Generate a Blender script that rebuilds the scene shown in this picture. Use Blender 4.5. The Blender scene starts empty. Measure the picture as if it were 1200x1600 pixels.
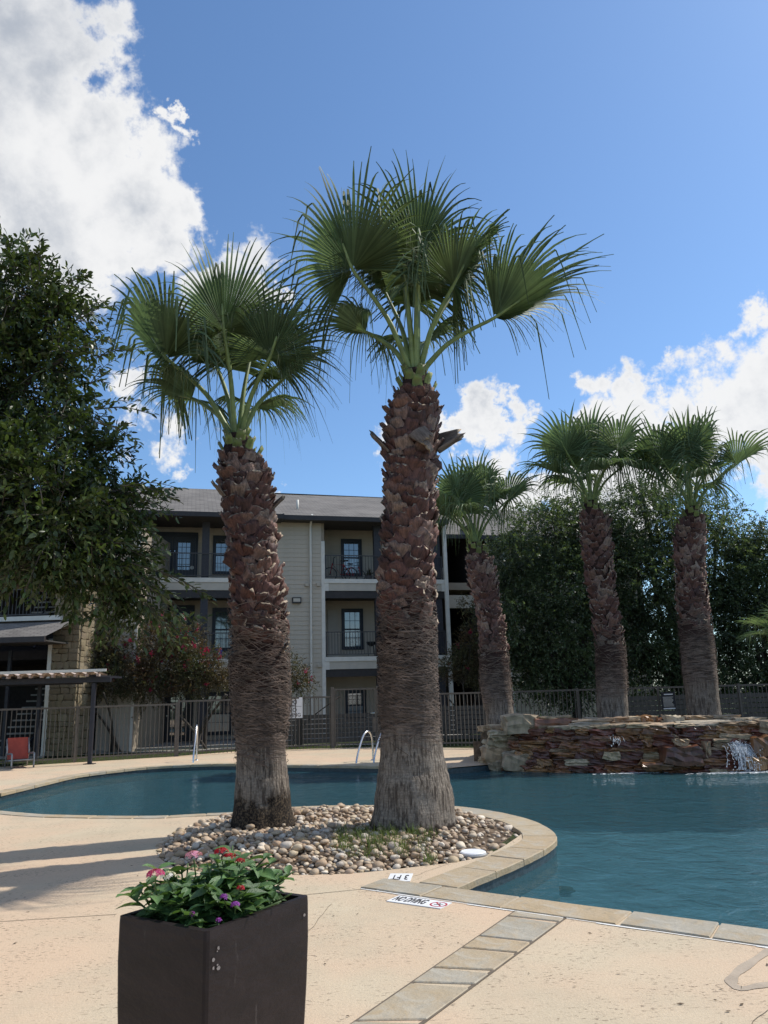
import bpy, bmesh, math, random
import numpy as np
from mathutils import Vector, Matrix
from mathutils.geometry import tessellate_polygon
random.seed(7); rng = np.random.default_rng(7)
rad = math.radians
S = bpy.context.scene
COL = S.collection

# ------------------------------------------------------------------ camera
FPX, TH, ROLL, H = 1202.0, rad(13.3), rad(1.65), 1.6
R0 = Vector((1,0,0)); U0 = Vector((0,-math.sin(TH),math.cos(TH))); FW = Vector((0,math.cos(TH),math.sin(TH)))
RT = R0*math.cos(ROLL)-U0*math.sin(ROLL); UP = R0*math.sin(ROLL)+U0*math.cos(ROLL)
cam = bpy.data.cameras.new('camera'); cam.sensor_fit = 'VERTICAL'; cam.sensor_height = 36; cam.sensor_width = 27
cam.lens = 36*FPX/1600; cam.clip_start = .05; cam.clip_end = 3000
camo = bpy.data.objects.new('camera', cam); COL.objects.link(camo)
m = Matrix.Identity(4)
for i in range(3):
    m[i][0] = RT[i]; m[i][1] = UP[i]; m[i][2] = -FW[i]
m.translation = (0,0,H); camo.matrix_world = m
S.camera = camo
# where a direction seen from the standpoint meets the ground, a vertical plane, the sky
def ray(x, y): return FW + RT*((x-600)/FPX) + UP*((800-y)/FPX)
def G(x, y, z=0.0):
    d = ray(x,y); k = (z-H)/d.z
    return Vector((d.x*k, d.y*k, z))
def P(x, y, Y):
    d = ray(x,y); k = Y/d.y
    return Vector((d.x*k, Y, H+d.z*k))
def PXM(p):   # pixels per metre at a point
    return FPX/((Vector(p)-Vector((0,0,H))).dot(FW))

# ------------------------------------------------------------------ light
SUN_EL, SAZ = rad(50), Vector((.925,.38,0)).normalized()
sun_dir = Vector((SAZ.x*math.cos(SUN_EL), SAZ.y*math.cos(SUN_EL), math.sin(SUN_EL)))
sl = bpy.data.lights.new('sun','SUN'); sl.energy = 4.5; sl.angle = rad(.53); sl.color = (1,.955,.88)
so = bpy.data.objects.new('sun', sl); COL.objects.link(so); so.rotation_euler = (-sun_dir).to_track_quat('-Z','Y').to_euler()
so.location = (20,10,30)
S.view_settings.view_transform = 'Standard'; S.view_settings.look = 'None'
S.view_settings.exposure = 0.0; S.view_settings.gamma = 1; S.view_settings.use_curve_mapping = False
S.render.engine = 'CYCLES'
try:
    S.cycles.max_bounces = 8; S.cycles.transparent_max_bounces = 12; S.cycles.caustics_reflective = False; S.cycles.caustics_refractive = False
    S.cycles.use_denoising = True
    S.cycles.sample_clamp_indirect = 6
except Exception: pass

# ------------------------------------------------------------------ node helper
class N:
    def __init__(s, nt): s.nt = nt
    def n(s, t, **kw):
        x = s.nt.nodes.new(t)
        for k, v in kw.items():
            if k.startswith('i_'):
                x.inputs[k[2:].replace('_',' ')].default_value = v
            else: setattr(x, k, v)
        return x
    def l(s, a, b): s.nt.links.new(a, b)
    def math(s, op, a, b=None, c=None, clamp=False):
        x = s.nt.nodes.new('ShaderNodeMath'); x.operation = op; x.use_clamp = clamp
        for i, v in enumerate((a,b,c)):
            if v is None: continue
            if hasattr(v,'links') or hasattr(v,'is_linked'): s.l(v, x.inputs[i])
            else: x.inputs[i].default_value = v
        return x.outputs[0]
    def mix(s, f, a, b, bt='MIX'):
        x = s.nt.nodes.new('ShaderNodeMix'); x.data_type = 'RGBA'; x.blend_type = bt
        for i, v in ((0,f),(6,a),(7,b)):
            if hasattr(v,'is_linked'): s.l(v, x.inputs[i])
            else: x.inputs[i].default_value = v if i == 0 else (*v[:3],1)
        return x.outputs[2]
    def ramp(s, f, stops, interp='LINEAR'):
        x = s.nt.nodes.new('ShaderNodeValToRGB'); cr = x.color_ramp; cr.interpolation = interp
        while len(cr.elements) < len(stops): cr.elements.new(.5)
        for e, (p, c) in zip(cr.elements, stops):
            e.position = p; e.color = (*c,1) if hasattr(c,'__len__') else (c,c,c,1)
        s.l(f, x.inputs[0]); return x.outputs[0]
    def smooth(s, v, a, b, lo=0, hi=1):
        x = s.nt.nodes.new('ShaderNodeMapRange'); x.interpolation_type = 'SMOOTHSTEP'
        s.l(v, x.inputs[0]); x.inputs[1].default_value = a; x.inputs[2].default_value = b; x.inputs[3].default_value = lo; x.inputs[4].default_value = hi
        return x.outputs[0]
    def noise(s, vec, scale, detail=4, rough=.55, dist=0, out=0):
        x = s.nt.nodes.new('ShaderNodeTexNoise'); x.inputs['Scale'].default_value = scale; x.inputs['Detail'].default_value = detail
        x.inputs['Roughness'].default_value = rough; x.inputs['Distortion'].default_value = dist
        if vec is not None: s.l(vec, x.inputs['Vector'])
        return x.outputs[out]
    def mapping(s, vec, scale=(1,1,1), loc=(0,0,0), rot=(0,0,0)):
        x = s.nt.nodes.new('ShaderNodeMapping'); s.l(vec, x.inputs[0]); x.inputs['Scale'].default_value = scale
        x.inputs['Location'].default_value = loc; x.inputs['Rotation'].default_value = rot
        return x.outputs[0]

# ------------------------------------------------------------------ world: Nishita sky with cumulus clouds
W = bpy.data.worlds.new('World'); S.world = W; W.use_nodes = True
nt = W.node_tree; nt.nodes.clear(); n = N(nt)
out = n.n('ShaderNodeOutputWorld')
sky = n.n('ShaderNodeTexSky'); sky.sky_type = 'NISHITA'; sky.sun_disc = False; sky.sun_elevation = SUN_EL
sky.sun_rotation = math.atan2(SAZ.x, SAZ.y); sky.altitude = 200; sky.air_density = 1.0; sky.dust_density = .6; sky.ozone_density = 1.4
tc = n.n('ShaderNodeTexCoord'); D = tc.outputs['Generated']
blobs = [(20,20,150),(60,150,150),(110,90,110),(60,300,175),(160,250,105),(200,330,95),(110,390,80),(250,335,48),(150,140,60),(-120,200,260),(-60,420,110),
         (265,700,62),(225,680,50),(300,745,34),(205,625,38),(445,772,22),(380,450,75),(330,420,50),(440,455,30),
         (270,225,24),(268,255,18),(277,195,14),
         (610,690,38),(640,720,40),(692,665,26),(700,690,26),(758,640,34),(790,648,26),(738,655,24),
         (735,712,32),(790,722,40),(850,745,42),(800,785,44),(895,618,32),(930,610,40),(985,612,38),(1040,605,38),(1090,610,60),(1140,580,60),(1175,525,46),(1200,600,90),(1170,650,60),(1080,560,26),
         (930,690,70),(940,760,80),(1000,650,50),(1210,740,60),(1200,830,30),(1060,690,60)]
nz = n.noise(D, 4.5, 12, .62, .25)
nz2 = n.noise(n.mapping(D, loc=(3.1,1.7,.4)), 15, 10, .62)
wn = n.noise(n.mapping(D, loc=(2.2,.3,5.1)), 7.0, 6, .62, 0, 1)
wn2 = n.noise(n.mapping(D, loc=(7.2,3.3,1.1)), 26.0, 5, .65, 0, 1)
def vadd(a, b, sc):
    x = n.n('ShaderNodeVectorMath', operation='SUBTRACT'); n.l(b, x.inputs[0]); x.inputs[1].default_value = (.5,.5,.5)
    y = n.n('ShaderNodeVectorMath', operation='MULTIPLY_ADD'); n.l(x.outputs[0], y.inputs[0]); y.inputs[1].default_value = (sc,)*3; n.l(a, y.inputs[2]); return y.outputs[0]
DW = vadd(vadd(D, wn, .20), wn2, .06)
field = None
for (bx, by, br) in blobs:
    c = ray(bx,by).normalized(); br = br*(1.18 if bx > 500 else 1.0); e = ray(bx+br,by).normalized(); rr = (c-e).length
    v = n.n('ShaderNodeVectorMath', operation='DISTANCE'); n.l(DW, v.inputs[0]); v.inputs[1].default_value = c
    g = n.math('MULTIPLY_ADD', v.outputs['Value'], -1.0/rr, 1.0)
    g = n.math('MULTIPLY', g, min(1.9, .50+rr*7))
    field = g if field is None else n.math('SMOOTH_MAX', field, g, .12)
# free clouds beyond the frame, same kind
v = n.n('ShaderNodeVectorMath', operation='DISTANCE'); n.l(D, v.inputs[0]); v.inputs[1].default_value = FW
away = n.smooth(v.outputs['Value'], .70, .95)
big = n.noise(n.mapping(D, loc=(5,2,7)), 2.2, 3, .5)
free = n.math('MULTIPLY', n.math('SUBTRACT', big, .53), 2.2)
free = n.math('ADD', free, n.math('MULTIPLY', n.math('SUBTRACT', 1.0, away), -1.5))
field = n.math('MAXIMUM', field, free)
dens = n.math('ADD', n.math('ADD', field, n.math('MULTIPLY', n.math('SUBTRACT', nz, .5), 2.1)), n.math('MULTIPLY', n.math('SUBTRACT', nz2, .5), .9))
mask = n.smooth(dens, -.02, .34)
# thickness makes the underside greyer; edges stay white
thick = n.smooth(n.math('ADD', dens, n.math('MULTIPLY', n.math('SUBTRACT', n.noise(n.mapping(D, loc=(1.0,4.4,2.2)), 4, 5, .5), .5), 2.6)), .30, 1.6)
ccol = n.mix(thick, (1.0,1.0,1.0), (.50,.545,.62))
b1 = n.n('ShaderNodeBackground'); n.l(n.mix(1.0, sky.outputs[0], (.84,1.05,1.22), 'MULTIPLY'), b1.inputs[0]); b1.inputs[1].default_value = .140
b2 = n.n('ShaderNodeBackground'); n.l(ccol, b2.inputs[0]); b2.inputs[1].default_value = .92
mx = n.n('ShaderNodeMixShader'); n.l(n.math('MULTIPLY', mask, .97), mx.inputs[0]); n.l(b1.outputs[0], mx.inputs[1]); n.l(b2.outputs[0], mx.inputs[2])
n.l(mx.outputs[0], out.inputs[0])

# ------------------------------------------------------------------ materials
M = {}
def mat(name, col, rough=.6, var=.15, scale=8, bump=.0, bscale=30, spec=.4, metal=0, rand=0.0, col2=None, mapscale=(1,1,1), detail=5, trans=0.0, extra=None, tint=(1.5,1.55,.7)):
    """principled material with noise-driven colour variation, random variation per object/island, and fine relief"""
    ma = bpy.data.materials.new(name); ma.use_nodes = True; nt = ma.node_tree; nt.nodes.clear(); n = N(nt)
    o = n.n('ShaderNodeOutputMaterial'); b = n.n('ShaderNodeBsdfPrincipled')
    b.inputs['Roughness'].default_value = rough; b.inputs['Metallic'].default_value = metal; b.inputs['Specular IOR Level'].default_value = spec
    tc = n.n('ShaderNodeTexCoord'); vec = n.mapping(tc.outputs['Object'], mapscale)
    c2 = col2 or tuple(c*(1-var*2) for c in col)
    nf = n.noise(vec, scale, detail, .6)
    c = n.mix(n.smooth(nf, .3, .7), col, c2)
    if rand:
        oi = n.n('ShaderNodeObjectInfo'); ge = n.n('ShaderNodeNewGeometry')
        r = n.math('FRACT', n.math('ADD', oi.outputs['Random'], n.math('MULTIPLY', ge.outputs['Random Per Island'], 1.0)))
        c = n.mix(1.0, c, n.ramp(r, [(0,(1-rand,)*3),(1,(1+rand*.8,)*3)]), 'MULTIPLY')
    if extra: c = extra(n, tc, c, b)
    n.l(c, b.inputs['Base Color'])
    if bump:
        bp = n.n('ShaderNodeBump'); bp.inputs['Strength'].default_value = bump; bp.inputs['Distance'].default_value = .02
        n.l(n.noise(vec, bscale, 6, .65), bp.inputs['Height']); n.l(bp.outputs[0], b.inputs['Normal'])
    if trans:
        t = n.n('ShaderNodeBsdfTranslucent'); n.l(n.mix(1.0, c, tint, 'MULTIPLY'), t.inputs[0])
        ms = n.n('ShaderNodeMixShader'); ms.inputs[0].default_value = trans
        n.l(b.outputs[0], ms.inputs[1]); n.l(t.outputs[0], ms.inputs[2]); n.l(ms.outputs[0], o.inputs[0])
    else: n.l(b.outputs[0], o.inputs[0])
    M[name] = ma; return ma

def rand_cols(stops):
    def ex(n, tc, c, b):
        oi = n.n('ShaderNodeObjectInfo'); ge = n.n('ShaderNodeNewGeometry')
        r = n.math('FRACT', n.math('ADD', n.math('MULTIPLY', oi.outputs['Random'], 7.31), ge.outputs['Random Per Island']))
        return n.mix(1.0, c, n.ramp(r, stops), 'MULTIPLY')
    return ex

def deck_extra(n, tc, c, b):
    v = tc.outputs['Object']
    # weathering, broad blotches, travertine-like pits and crumbs of dirt
    c = n.mix(n.smooth(n.noise(v, .45, 4, .6), .36, .62), c, (.585,.43,.295))
    c = n.mix(n.math('MULTIPLY', n.smooth(n.noise(n.mapping(v,(1,3,1)), 2.6, 8, .7), .52, .72), .35), c, (.42,.33,.235))
    pit = n.smooth(n.noise(n.mapping(v,(22,50,1)), 1, 4, .7), .565, .625)
    m2 = n.smooth(n.noise(v, 2.3, 3, .6), .40, .62)
    c = n.mix(n.math('MULTIPLY', pit, n.math('MULTIPLY_ADD', m2, .85, .15)), c, (.17,.12,.085))
    c = n.mix(n.math('MULTIPLY', n.smooth(n.noise(v, 75, 2, .5), .60, .72), .35), c, (.74,.62,.47))
    return c
mat('deck', (.55,.455,.32), .82, .06, 1.2, .35, 60, .25, extra=deck_extra)
def flag_extra(n, tc, c, b):
    oi = n.n('ShaderNodeObjectInfo')
    r = n.math('FRACT', n.math('MULTIPLY', oi.outputs['Random'], 13.7))
    base = n.ramp(r, [(0,(.38,.315,.225)),(.25,(.44,.355,.235)),(.5,(.35,.315,.25)),(.75,(.42,.32,.20)),(1,(.38,.335,.26))])
    v = tc.outputs['Object']
    rust = n.smooth(n.noise(v, 2.6, 7, .65, 1.5), .44, .62)
    base = n.mix(n.math('MULTIPLY', rust, .6), base, (.40,.29,.16))
    base = n.mix(n.math('MULTIPLY', n.smooth(n.noise(n.mapping(v, loc=(4,2,1)), 4.5, 6, .65, 1.0), .52, .64), .45), base, (.45,.42,.35))
    return n.mix(n.math('MULTIPLY', n.smooth(n.noise(v, 9, 8, .7, .6), .5, .75), .55), base, (.20,.185,.15))
mat('flagstone', (.4,.35,.27), .65, .1, 5, .5, 18, .35, extra=flag_extra)
mat('grout', (.80,.78,.74), .8, .08, 12)
mat('joint', (.16,.125,.09), .9)
mat('damp', (.43,.345,.255), .7, .1, 6, .2, 60)
mat('plaster', (.18,.31,.36), .8, .22, 1.5, .1, 20, extra=lambda n,tc,c,b: n.mix(n.math('MULTIPLY', n.smooth(n.noise(tc.outputs['Object'], 3.5, 7, .65, .8), .45, .7), .4), c, (.21,.315,.37)))
mat('tile', (.05,.075,.09), .3, .3, 20, .1, 40, .5)
mat('soil', (.17,.12,.08), .95, .3, 9, .6, 60, .2)
mat('grass', (.13,.175,.05), .7, .2, 4, 0, 1, .3, rand=.4, trans=.3)
mat('lawn', (.06,.075,.03), .95, .3, 3, .7, 80, .1)
mat('pebble', (1.1,1.05,.97), .6, .12, 30, .25, 60, .4, extra=rand_cols([(0,(.34,.235,.155)),(.15,(.50,.40,.29)),(.35,(.28,.20,.14)),(.5,(.58,.49,.38)),(.62,(.42,.29,.19)),(.75,(.46,.42,.38)),(.86,(.76,.68,.58)),(1,(.40,.30,.17))]))
mat('planter', (.020,.0135,.0145), .5, .2, 7, .22, 22, .28, mapscale=(1,1,2.2), extra=lambda n,tc,c,b: n.mix(n.math('MULTIPLY', n.smooth(n.noise(n.mapping(tc.outputs['Object'],(3,3,.5)), 8, 6, .7), .63, .74), .22), c, (.2,.18,.17)))
mat('planter_wear', (.28,.25,.24), .7, .3, 30)
mat('pentas_leaf', (.12,.22,.075), .40, .2, 14, .25, 30, .5, rand=.35, trans=.25)
mat('pentas_stem', (.08,.13,.04), .6)
for k, c in dict(pink=(.60,.07,.22), red=(.50,.012,.03), white=(.85,.80,.78), purple=(.34,.07,.42), palepink=(.78,.36,.50)).items():
    mat('petal_'+k, c, .6, .1, 40, rand=.25, trans=.25)
mat('bark_live', (.10,.085,.07), .9, .25, 12, .8, 40, .2, mapscale=(1,1,.3))
mat('leaf_laurel', (.070,.105,.032), .40, .22, 5, 0, 1, .5, rand=.5, trans=.2)
mat('leaf_oak', (.120,.165,.085), .42, .30, .5, 0, 1, .5, rand=.6, trans=.32)
mat('leaf_myrtle', (.065,.085,.035), .5, .2, 1, 0, 1, .4, rand=.5, trans=.25, col2=(.10,.06,.035))
mat('myrtle_bloom', (.42,.035,.10), .7, .1, 3, rand=.4, trans=.2)
mat('palm_blade', (.160,.215,.105), .58, .2, 3, 0, 1, .28, rand=.35, trans=.33, col2=(.110,.160,.080), tint=(1.25,1.3,.85))
mat('palm_thread', (.36,.38,.27), .7, .1, 3, rand=.3, trans=.4)
mat('petiole', (.22,.28,.085), .45, .2, 6, .1, 30, .5)
mat('boot', (.9,.9,.9), .62, .30, 20, .7, 30, .4, mapscale=(2,2,.6), extra=rand_cols([(0,(.14,.058,.045)),(.3,(.21,.095,.072)),(.55,(.105,.050,.042)),(.72,(.28,.145,.11)),(.88,(.40,.28,.22)),(1,(.17,.075,.055))]))
mat('boot_grey', (.9,.9,.9), .75, .25, 25, .5, 60, .2, mapscale=(2,2,.6), extra=rand_cols([(0,(.19,.145,.12)),(.5,(.29,.23,.19)),(1,(.15,.105,.085))]))
mat('boot_cut', (.44,.34,.24), .7, .25, 40, .3, 60, rand=.3)
mat('boot_green', (.17,.22,.05), .5, .25, 12, .3, 30, rand=.3, col2=(.15,.13,.05))
mat('fibre', (.19,.135,.105), .8, .3, 6, rand=.6)
mat('shingle', (.165,.150,.135), .95, .2, 3, .3, 60, .15)
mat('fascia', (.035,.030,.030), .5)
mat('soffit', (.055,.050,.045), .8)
mat('siding', (.50,.44,.355), .7, .06, 3, .12, 60, .3)
mat('siding_dark', (.32,.27,.21), .7, .06, 3, .12, 60, .3)
mat('trim', (.70,.67,.60), .6, .06, 4)
mat('trim_blue', (.022,.028,.042), .45)
mat('door_dark', (.030,.034,.044), .45)
mat('post_blue', (.05,.05,.06), .6)
mat('panel', (.50,.46,.39), .7, .05, 3)
mat('railing', (.075,.072,.075), .5, .1, 8, metal=.2)
mat('fence', (.125,.108,.090), .5, .12, 9, 0, 1, .4)
mat('slat', (.115,.098,.08), .75, .15, 4, .2, 40)
mat('dark_metal', (.035,.035,.045), .45, .1, 8, metal=.3)
mat('sheet_metal', (.62,.52,.46), .5, .2, 5, .1, 20, .5, metal=.2, col2=(.38,.26,.20))
mat('wallstone', (.9,.9,.9), .85, .15, 8, .7, 20, .2, extra=rand_cols([(0,(.24,.19,.12)),(.4,(.32,.26,.165)),(.7,(.27,.21,.14)),(1,(.38,.32,.22))]))
mat('mortar', (.085,.07,.052), .95)
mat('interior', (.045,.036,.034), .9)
mat('concrete', (.34,.32,.29), .9, .12, 3, .3, 30, .2)
mat('chrome', (.72,.72,.72), .22, .05, 8, metal=1)
mat('white_paint', (.78,.78,.78), .5, .04, 6)
mat('black_print', (.02,.02,.025), .6)
mat('red_print', (.42,.03,.05), .6)
mat('sling', (.42,.075,.05), .7, .12, 6, .1, 80)
mat('chair_frame', (.36,.37,.38), .4, .1, 9, metal=.5)
mat('red_cloth', (.35,.02,.03), .8)
mat('black_plastic', (.02,.02,.02), .5)
mat('rock_dry', (1,1,1), .85, .22, 5, .5, 8, .25, mapscale=(1,.6,.3), extra=rand_cols([(0,(.40,.29,.175)),(.25,(.58,.45,.29)),(.45,(.33,.22,.14)),(.65,(.62,.50,.34)),(.8,(.42,.37,.30)),(1,(.50,.33,.19))]))
mat('rock_wet', (1.45,1.22,.98), .28, .30, 6, .5, 8, .6, mapscale=(1,.6,.3), extra=rand_cols([(0,(.085,.034,.026)),(.2,(.19,.070,.048)),(.4,(.075,.038,.030)),(.55,(.24,.13,.060)),(.7,(.14,.052,.038)),(.85,(.32,.20,.10)),(1,(.10,.042,.032))]))
mat('foam', (.86,.88,.9), .3, .05, 8, 0, 1, .5, trans=.45, tint=(1,1,1))
mat('algae', (.045,.05,.02), .7, .3, 20, .4, 30)
mat('pot', (.10,.08,.07), .7)

def glass_mat(name, tint, rough=.03):
    ma = bpy.data.materials.new(name); ma.use_nodes = True; nt = ma.node_tree; b = nt.nodes['Principled BSDF']
    b.inputs['Base Color'].default_value = (*tint,1); b.inputs['Roughness'].default_value = rough; b.inputs['Specular IOR Level'].default_value = 1.0; b.inputs['IOR'].default_value = 1.9
    n = N(nt); bp = n.n('ShaderNodeBump'); bp.inputs['Strength'].default_value = .03
    tc = n.n('ShaderNodeTexCoord'); n.l(n.noise(tc.outputs['Object'], 1.5, 2), bp.inputs['Height']); n.l(bp.outputs[0], b.inputs['Normal'])
    M[name] = ma
glass_mat('glass', (.06,.075,.085)); glass_mat('blind', (.22,.26,.28), .12)

ma = bpy.data.materials.new('water'); ma.use_nodes = True; nt = ma.node_tree; nt.nodes.clear(); n = N(nt); M['water'] = ma
o = n.n('ShaderNodeOutputMaterial'); tc = n.n('ShaderNodeTexCoord'); v = tc.outputs['Object']
w1 = n.noise(n.mapping(v,(1,1.0,1)), 3.2, 3, .5, .6); w2 = n.noise(n.mapping(v,(1,1.1,1)), 11, 3, .55, .4); w3 = n.noise(v, .5, 2, .5)
hgt = n.math('ADD', n.math('MULTIPLY', w1, .85), n.math('MULTIPLY', w2, .18))
amp = n.smooth(n.math('ADD', n.n('ShaderNodeSeparateXYZ').outputs[0], 0.0), 0, 1)
sx = n.n('ShaderNodeSeparateXYZ'); n.l(v, sx.inputs[0]); amp = n.smooth(sx.outputs[0], -1.0, 5.0, .50, 1.0)
bp = n.n('ShaderNodeBump'); bp.inputs['Distance'].default_value = .10; n.l(hgt, bp.inputs['Height']); n.l(n.math('MULTIPLY', amp, n.math('MULTIPLY_ADD', w3, .8, .2)), bp.inputs['Strength'])
fr = n.n('ShaderNodeFresnel'); fr.inputs['IOR'].default_value = 1.34; n.l(bp.outputs[0], fr.inputs['Normal'])
gl = n.n('ShaderNodeBsdfGlossy'); gl.inputs['Roughness'].default_value = .02; n.l(bp.outputs[0], gl.inputs['Normal'])
tr = n.n('ShaderNodeBsdfTransparent'); tr.inputs[0].default_value = (.66,.83,.885,1)
ms = n.n('ShaderNodeMixShader'); n.l(n.math('MULTIPLY', fr.outputs[0], .62), ms.inputs[0]); df = n.n('ShaderNodeBsdfDiffuse'); df.inputs[0].default_value = (.050,.135,.160,1); mb = n.n('ShaderNodeMixShader'); mb.inputs[0].default_value = .46
n.l(tr.outputs[0], mb.inputs[1]); n.l(df.outputs[0], mb.inputs[2]); n.l(mb.outputs[0], ms.inputs[1]); n.l(gl.outputs[0], ms.inputs[2]); n.l(ms.outputs[0], o.inputs[0])

# roof shingles: rows
def shingle_mat(name, base, sc):
    ma = bpy.data.materials.new(name); ma.use_nodes = True; nt = ma.node_tree; b = nt.nodes['Principled BSDF']; n = N(nt)
    tc = n.n('ShaderNodeTexCoord'); br = n.n('ShaderNodeTexBrick'); n.l(tc.outputs['UV'], br.inputs[0])
    br.inputs['Scale'].default_value = sc; br.inputs['Color1'].default_value = (*base,1); br.inputs['Color2'].default_value = (*[c*.62 for c in base],1)
    br.inputs['Mortar'].default_value = (*[c*.4 for c in base],1); br.inputs['Mortar Size'].default_value = .018; br.inputs['Brick Width'].default_value = .32; br.inputs['Row Height'].default_value = .14
    c = n.mix(n.math('MULTIPLY', n.smooth(n.noise(tc.outputs['Object'], .8, 5), .4, .7), .35), br.outputs[0], tuple(c*1.35 for c in base))
    n.l(c, b.inputs['Base Color']); b.inputs['Roughness'].default_value = .95
    bp = n.n('ShaderNodeBump'); bp.inputs['Strength'].default_value = .5; n.l(br.outputs[1], bp.inputs['Height']); n.l(bp.outputs[0], b.inputs['Normal'])
    M[name] = ma
shingle_mat('shingles', (.19,.172,.155), 1.0)

# ------------------------------------------------------------------ mesh helpers
def link(name, me, mats=(), parent=None, loc=None, rot=None, scale=None):
    o = bpy.data.objects.new(name, me); COL.objects.link(o)
    if parent: o.parent = parent
    if loc is not None: o.location = loc
    if rot is not None: o.rotation_euler = rot
    if scale is not None: o.scale = scale if hasattr(scale,'__len__') else (scale,)*3
    return o
def mesh(name, V, F, mats, smooth=False, fm=None):
    me = bpy.data.meshes.new(name)
    V = np.asarray(V, dtype=np.float32)
    if isinstance(F, np.ndarray):
        k = F.shape[1]; nf = F.shape[0]
        me.vertices.add(len(V)); me.vertices.foreach_set('co', V.ravel())
        me.loops.add(nf*k); me.loops.foreach_set('vertex_index', F.astype(np.int32).ravel())
        me.polygons.add(nf); me.polygons.foreach_set('loop_start', np.arange(0,nf*k,k,dtype=np.int32))
        me.update(calc_edges=True)
    else:
        me.from_pydata([tuple(v) for v in V], [], F); me.update()
    for mm in (mats if isinstance(mats,(list,tuple)) else [mats]): me.materials.append(M[mm])
    if fm is not None: me.polygons.foreach_set('material_index', np.asarray(fm, dtype=np.int32))
    if smooth: me.polygons.foreach_set('use_smooth', np.ones(len(me.polygons), dtype=bool))
    me.update()
    return me
def tag(o, label, cat, group=None):
    o['label'] = label; o['category'] = cat
    if group: o['group'] = group
    return o
def struct(o): o['kind'] = 'structure'; return o
def stuff(o): o['kind'] = 'stuff'; return o
def thing(name, label, cat, loc=(0,0,0), rz=0, group=None):
    o = bpy.data.objects.new(name, None); COL.objects.link(o); o.location = loc; o.rotation_euler = (0,0,rz); o.empty_display_size = .1
    return tag(o, label, cat, group)
class MB:
    """gathers shapes into one mesh"""
    def __init__(s): s.V = []; s.F = []; s.fm = []; s.n = 0
    def add(s, V, F, mi=0):
        V = [tuple(v) for v in V]
        s.V += V; s.F += [tuple(i+s.n for i in f) for f in F]; s.fm += [mi]*len(F); s.n += len(V); return s
    def box(s, x0,x1,y0,y1,z0,z1, mi=0):
        return s.add([(x0,y0,z0),(x1,y0,z0),(x1,y1,z0),(x0,y1,z0),(x0,y0,z1),(x1,y0,z1),(x1,y1,z1),(x0,y1,z1)],
                     [(0,3,2,1),(4,5,6,7),(0,1,5,4),(1,2,6,5),(2,3,7,6),(3,0,4,7)], mi)
    def tube(s, pts, r, k=8, mi=0, cap=True, flat=1.0):
        V, F = tube(pts, r, k, cap, flat); return s.add(V, F, mi)
    def prism(s, poly, z0, z1, mi=0):
        k = len(poly); V = [(p[0],p[1],z0) for p in poly]+[(p[0],p[1],z1) for p in poly]
        F = [tuple(range(k,2*k)), tuple(reversed(range(k)))]+[(i,(i+1)%k,(i+1)%k+k,i+k) for i in range(k)]
        return s.add(V, F, mi)
    def build(s, name, mats, parent=None, smooth=False, loc=None, rot=None):
        return link(name, mesh(name, s.V, s.F, mats, smooth, s.fm), parent=parent, loc=loc, rot=rot)
def tube(pts, r, k=8, cap=True, flat=1.0):
    pts = [Vector(p) for p in pts]; nn = len(pts)
    rr = r if hasattr(r,'__len__') else [r]*nn
    V = []; F = []; ref = None
    for i, p in enumerate(pts):
        t = (pts[min(i+1,nn-1)]-pts[max(i-1,0)]).normalized()
        if ref is None: ref = Vector((0,0,1)) if abs(t.z) < .9 else Vector((1,0,0))
        a = (ref - t*ref.dot(t)).normalized(); b = t.cross(a); ref = a
        for j in range(k):
            an = 2*math.pi*j/k
            V.append(p + (a*math.cos(an)*flat + b*math.sin(an))*rr[i])
    for i in range(nn-1):
        for j in range(k):
            F.append((i*k+j, i*k+(j+1)%k, (i+1)*k+(j+1)%k, (i+1)*k+j))
    if cap: F.append(tuple(reversed(range(k)))); F.append(tuple(range((nn-1)*k, nn*k)))
    return V, F
_bc = {}
def box(name, x0,x1,y0,y1,z0,z1, mt, parent=None, bev=0.0):
    """box as its own object, origin in its middle, mesh shared between equal boxes"""
    d = (round(x1-x0,3), round(y1-y0,3), round(z1-z0,3), mt, name, bev)
    if d not in _bc:
        b = MB().box(-d[0]/2,d[0]/2,-d[1]/2,d[1]/2,-d[2]/2,d[2]/2)
        me = mesh(name, b.V, b.F, mt)
        if bev:
            bm = bmesh.new(); bm.from_mesh(me); bmesh.ops.bevel(bm, geom=list(bm.edges), offset=bev, segments=1, affect='EDGES'); bm.to_mesh(me); bm.free()
        _bc[d] = me
    return link(name, _bc[d], parent=parent, loc=((x0+x1)/2,(y0+y1)/2,(z0+z1)/2))
def text_mesh(txt, size, mt, name='lettering'):
    cu = bpy.data.curves.new('t','FONT'); cu.body = txt; cu.size = size; cu.align_x = 'CENTER'; cu.align_y = 'CENTER'; cu.extrude = .0015; cu.offset = size*.008; cu.resolution_u = 3
    o = bpy.data.objects.new('t', cu); COL.objects.link(o); bpy.context.view_layer.update()
    me = bpy.data.meshes.new_from_object(o); bpy.data.objects.remove(o); bpy.data.curves.remove(cu)
    me.name = name; me.materials.clear(); me.materials.append(M[mt]); return me
def fit(o, w, h):
    xs_ = [v.co.x for v in o.data.vertices]; ys_ = [v.co.y for v in o.data.vertices]
    o.scale = (w/(max(xs_)-min(xs_)), h/(max(ys_)-min(ys_)), 1); return o
def ring(R, r, k=32, kk=6):
    V=[];F=[]
    for i in range(k):
        a=2*math.pi*i/k
        for j in range(kk):
            b=2*math.pi*j/kk; V.append(((R+r*math.cos(b))*math.cos(a),(R+r*math.cos(b))*math.sin(a),r*math.sin(b)))
    for i in range(k):
        for j in range(kk): F.append((i*kk+j,((i+1)%k)*kk+j,((i+1)%k)*kk+(j+1)%kk,i*kk+(j+1)%kk))
    return V,F
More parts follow.
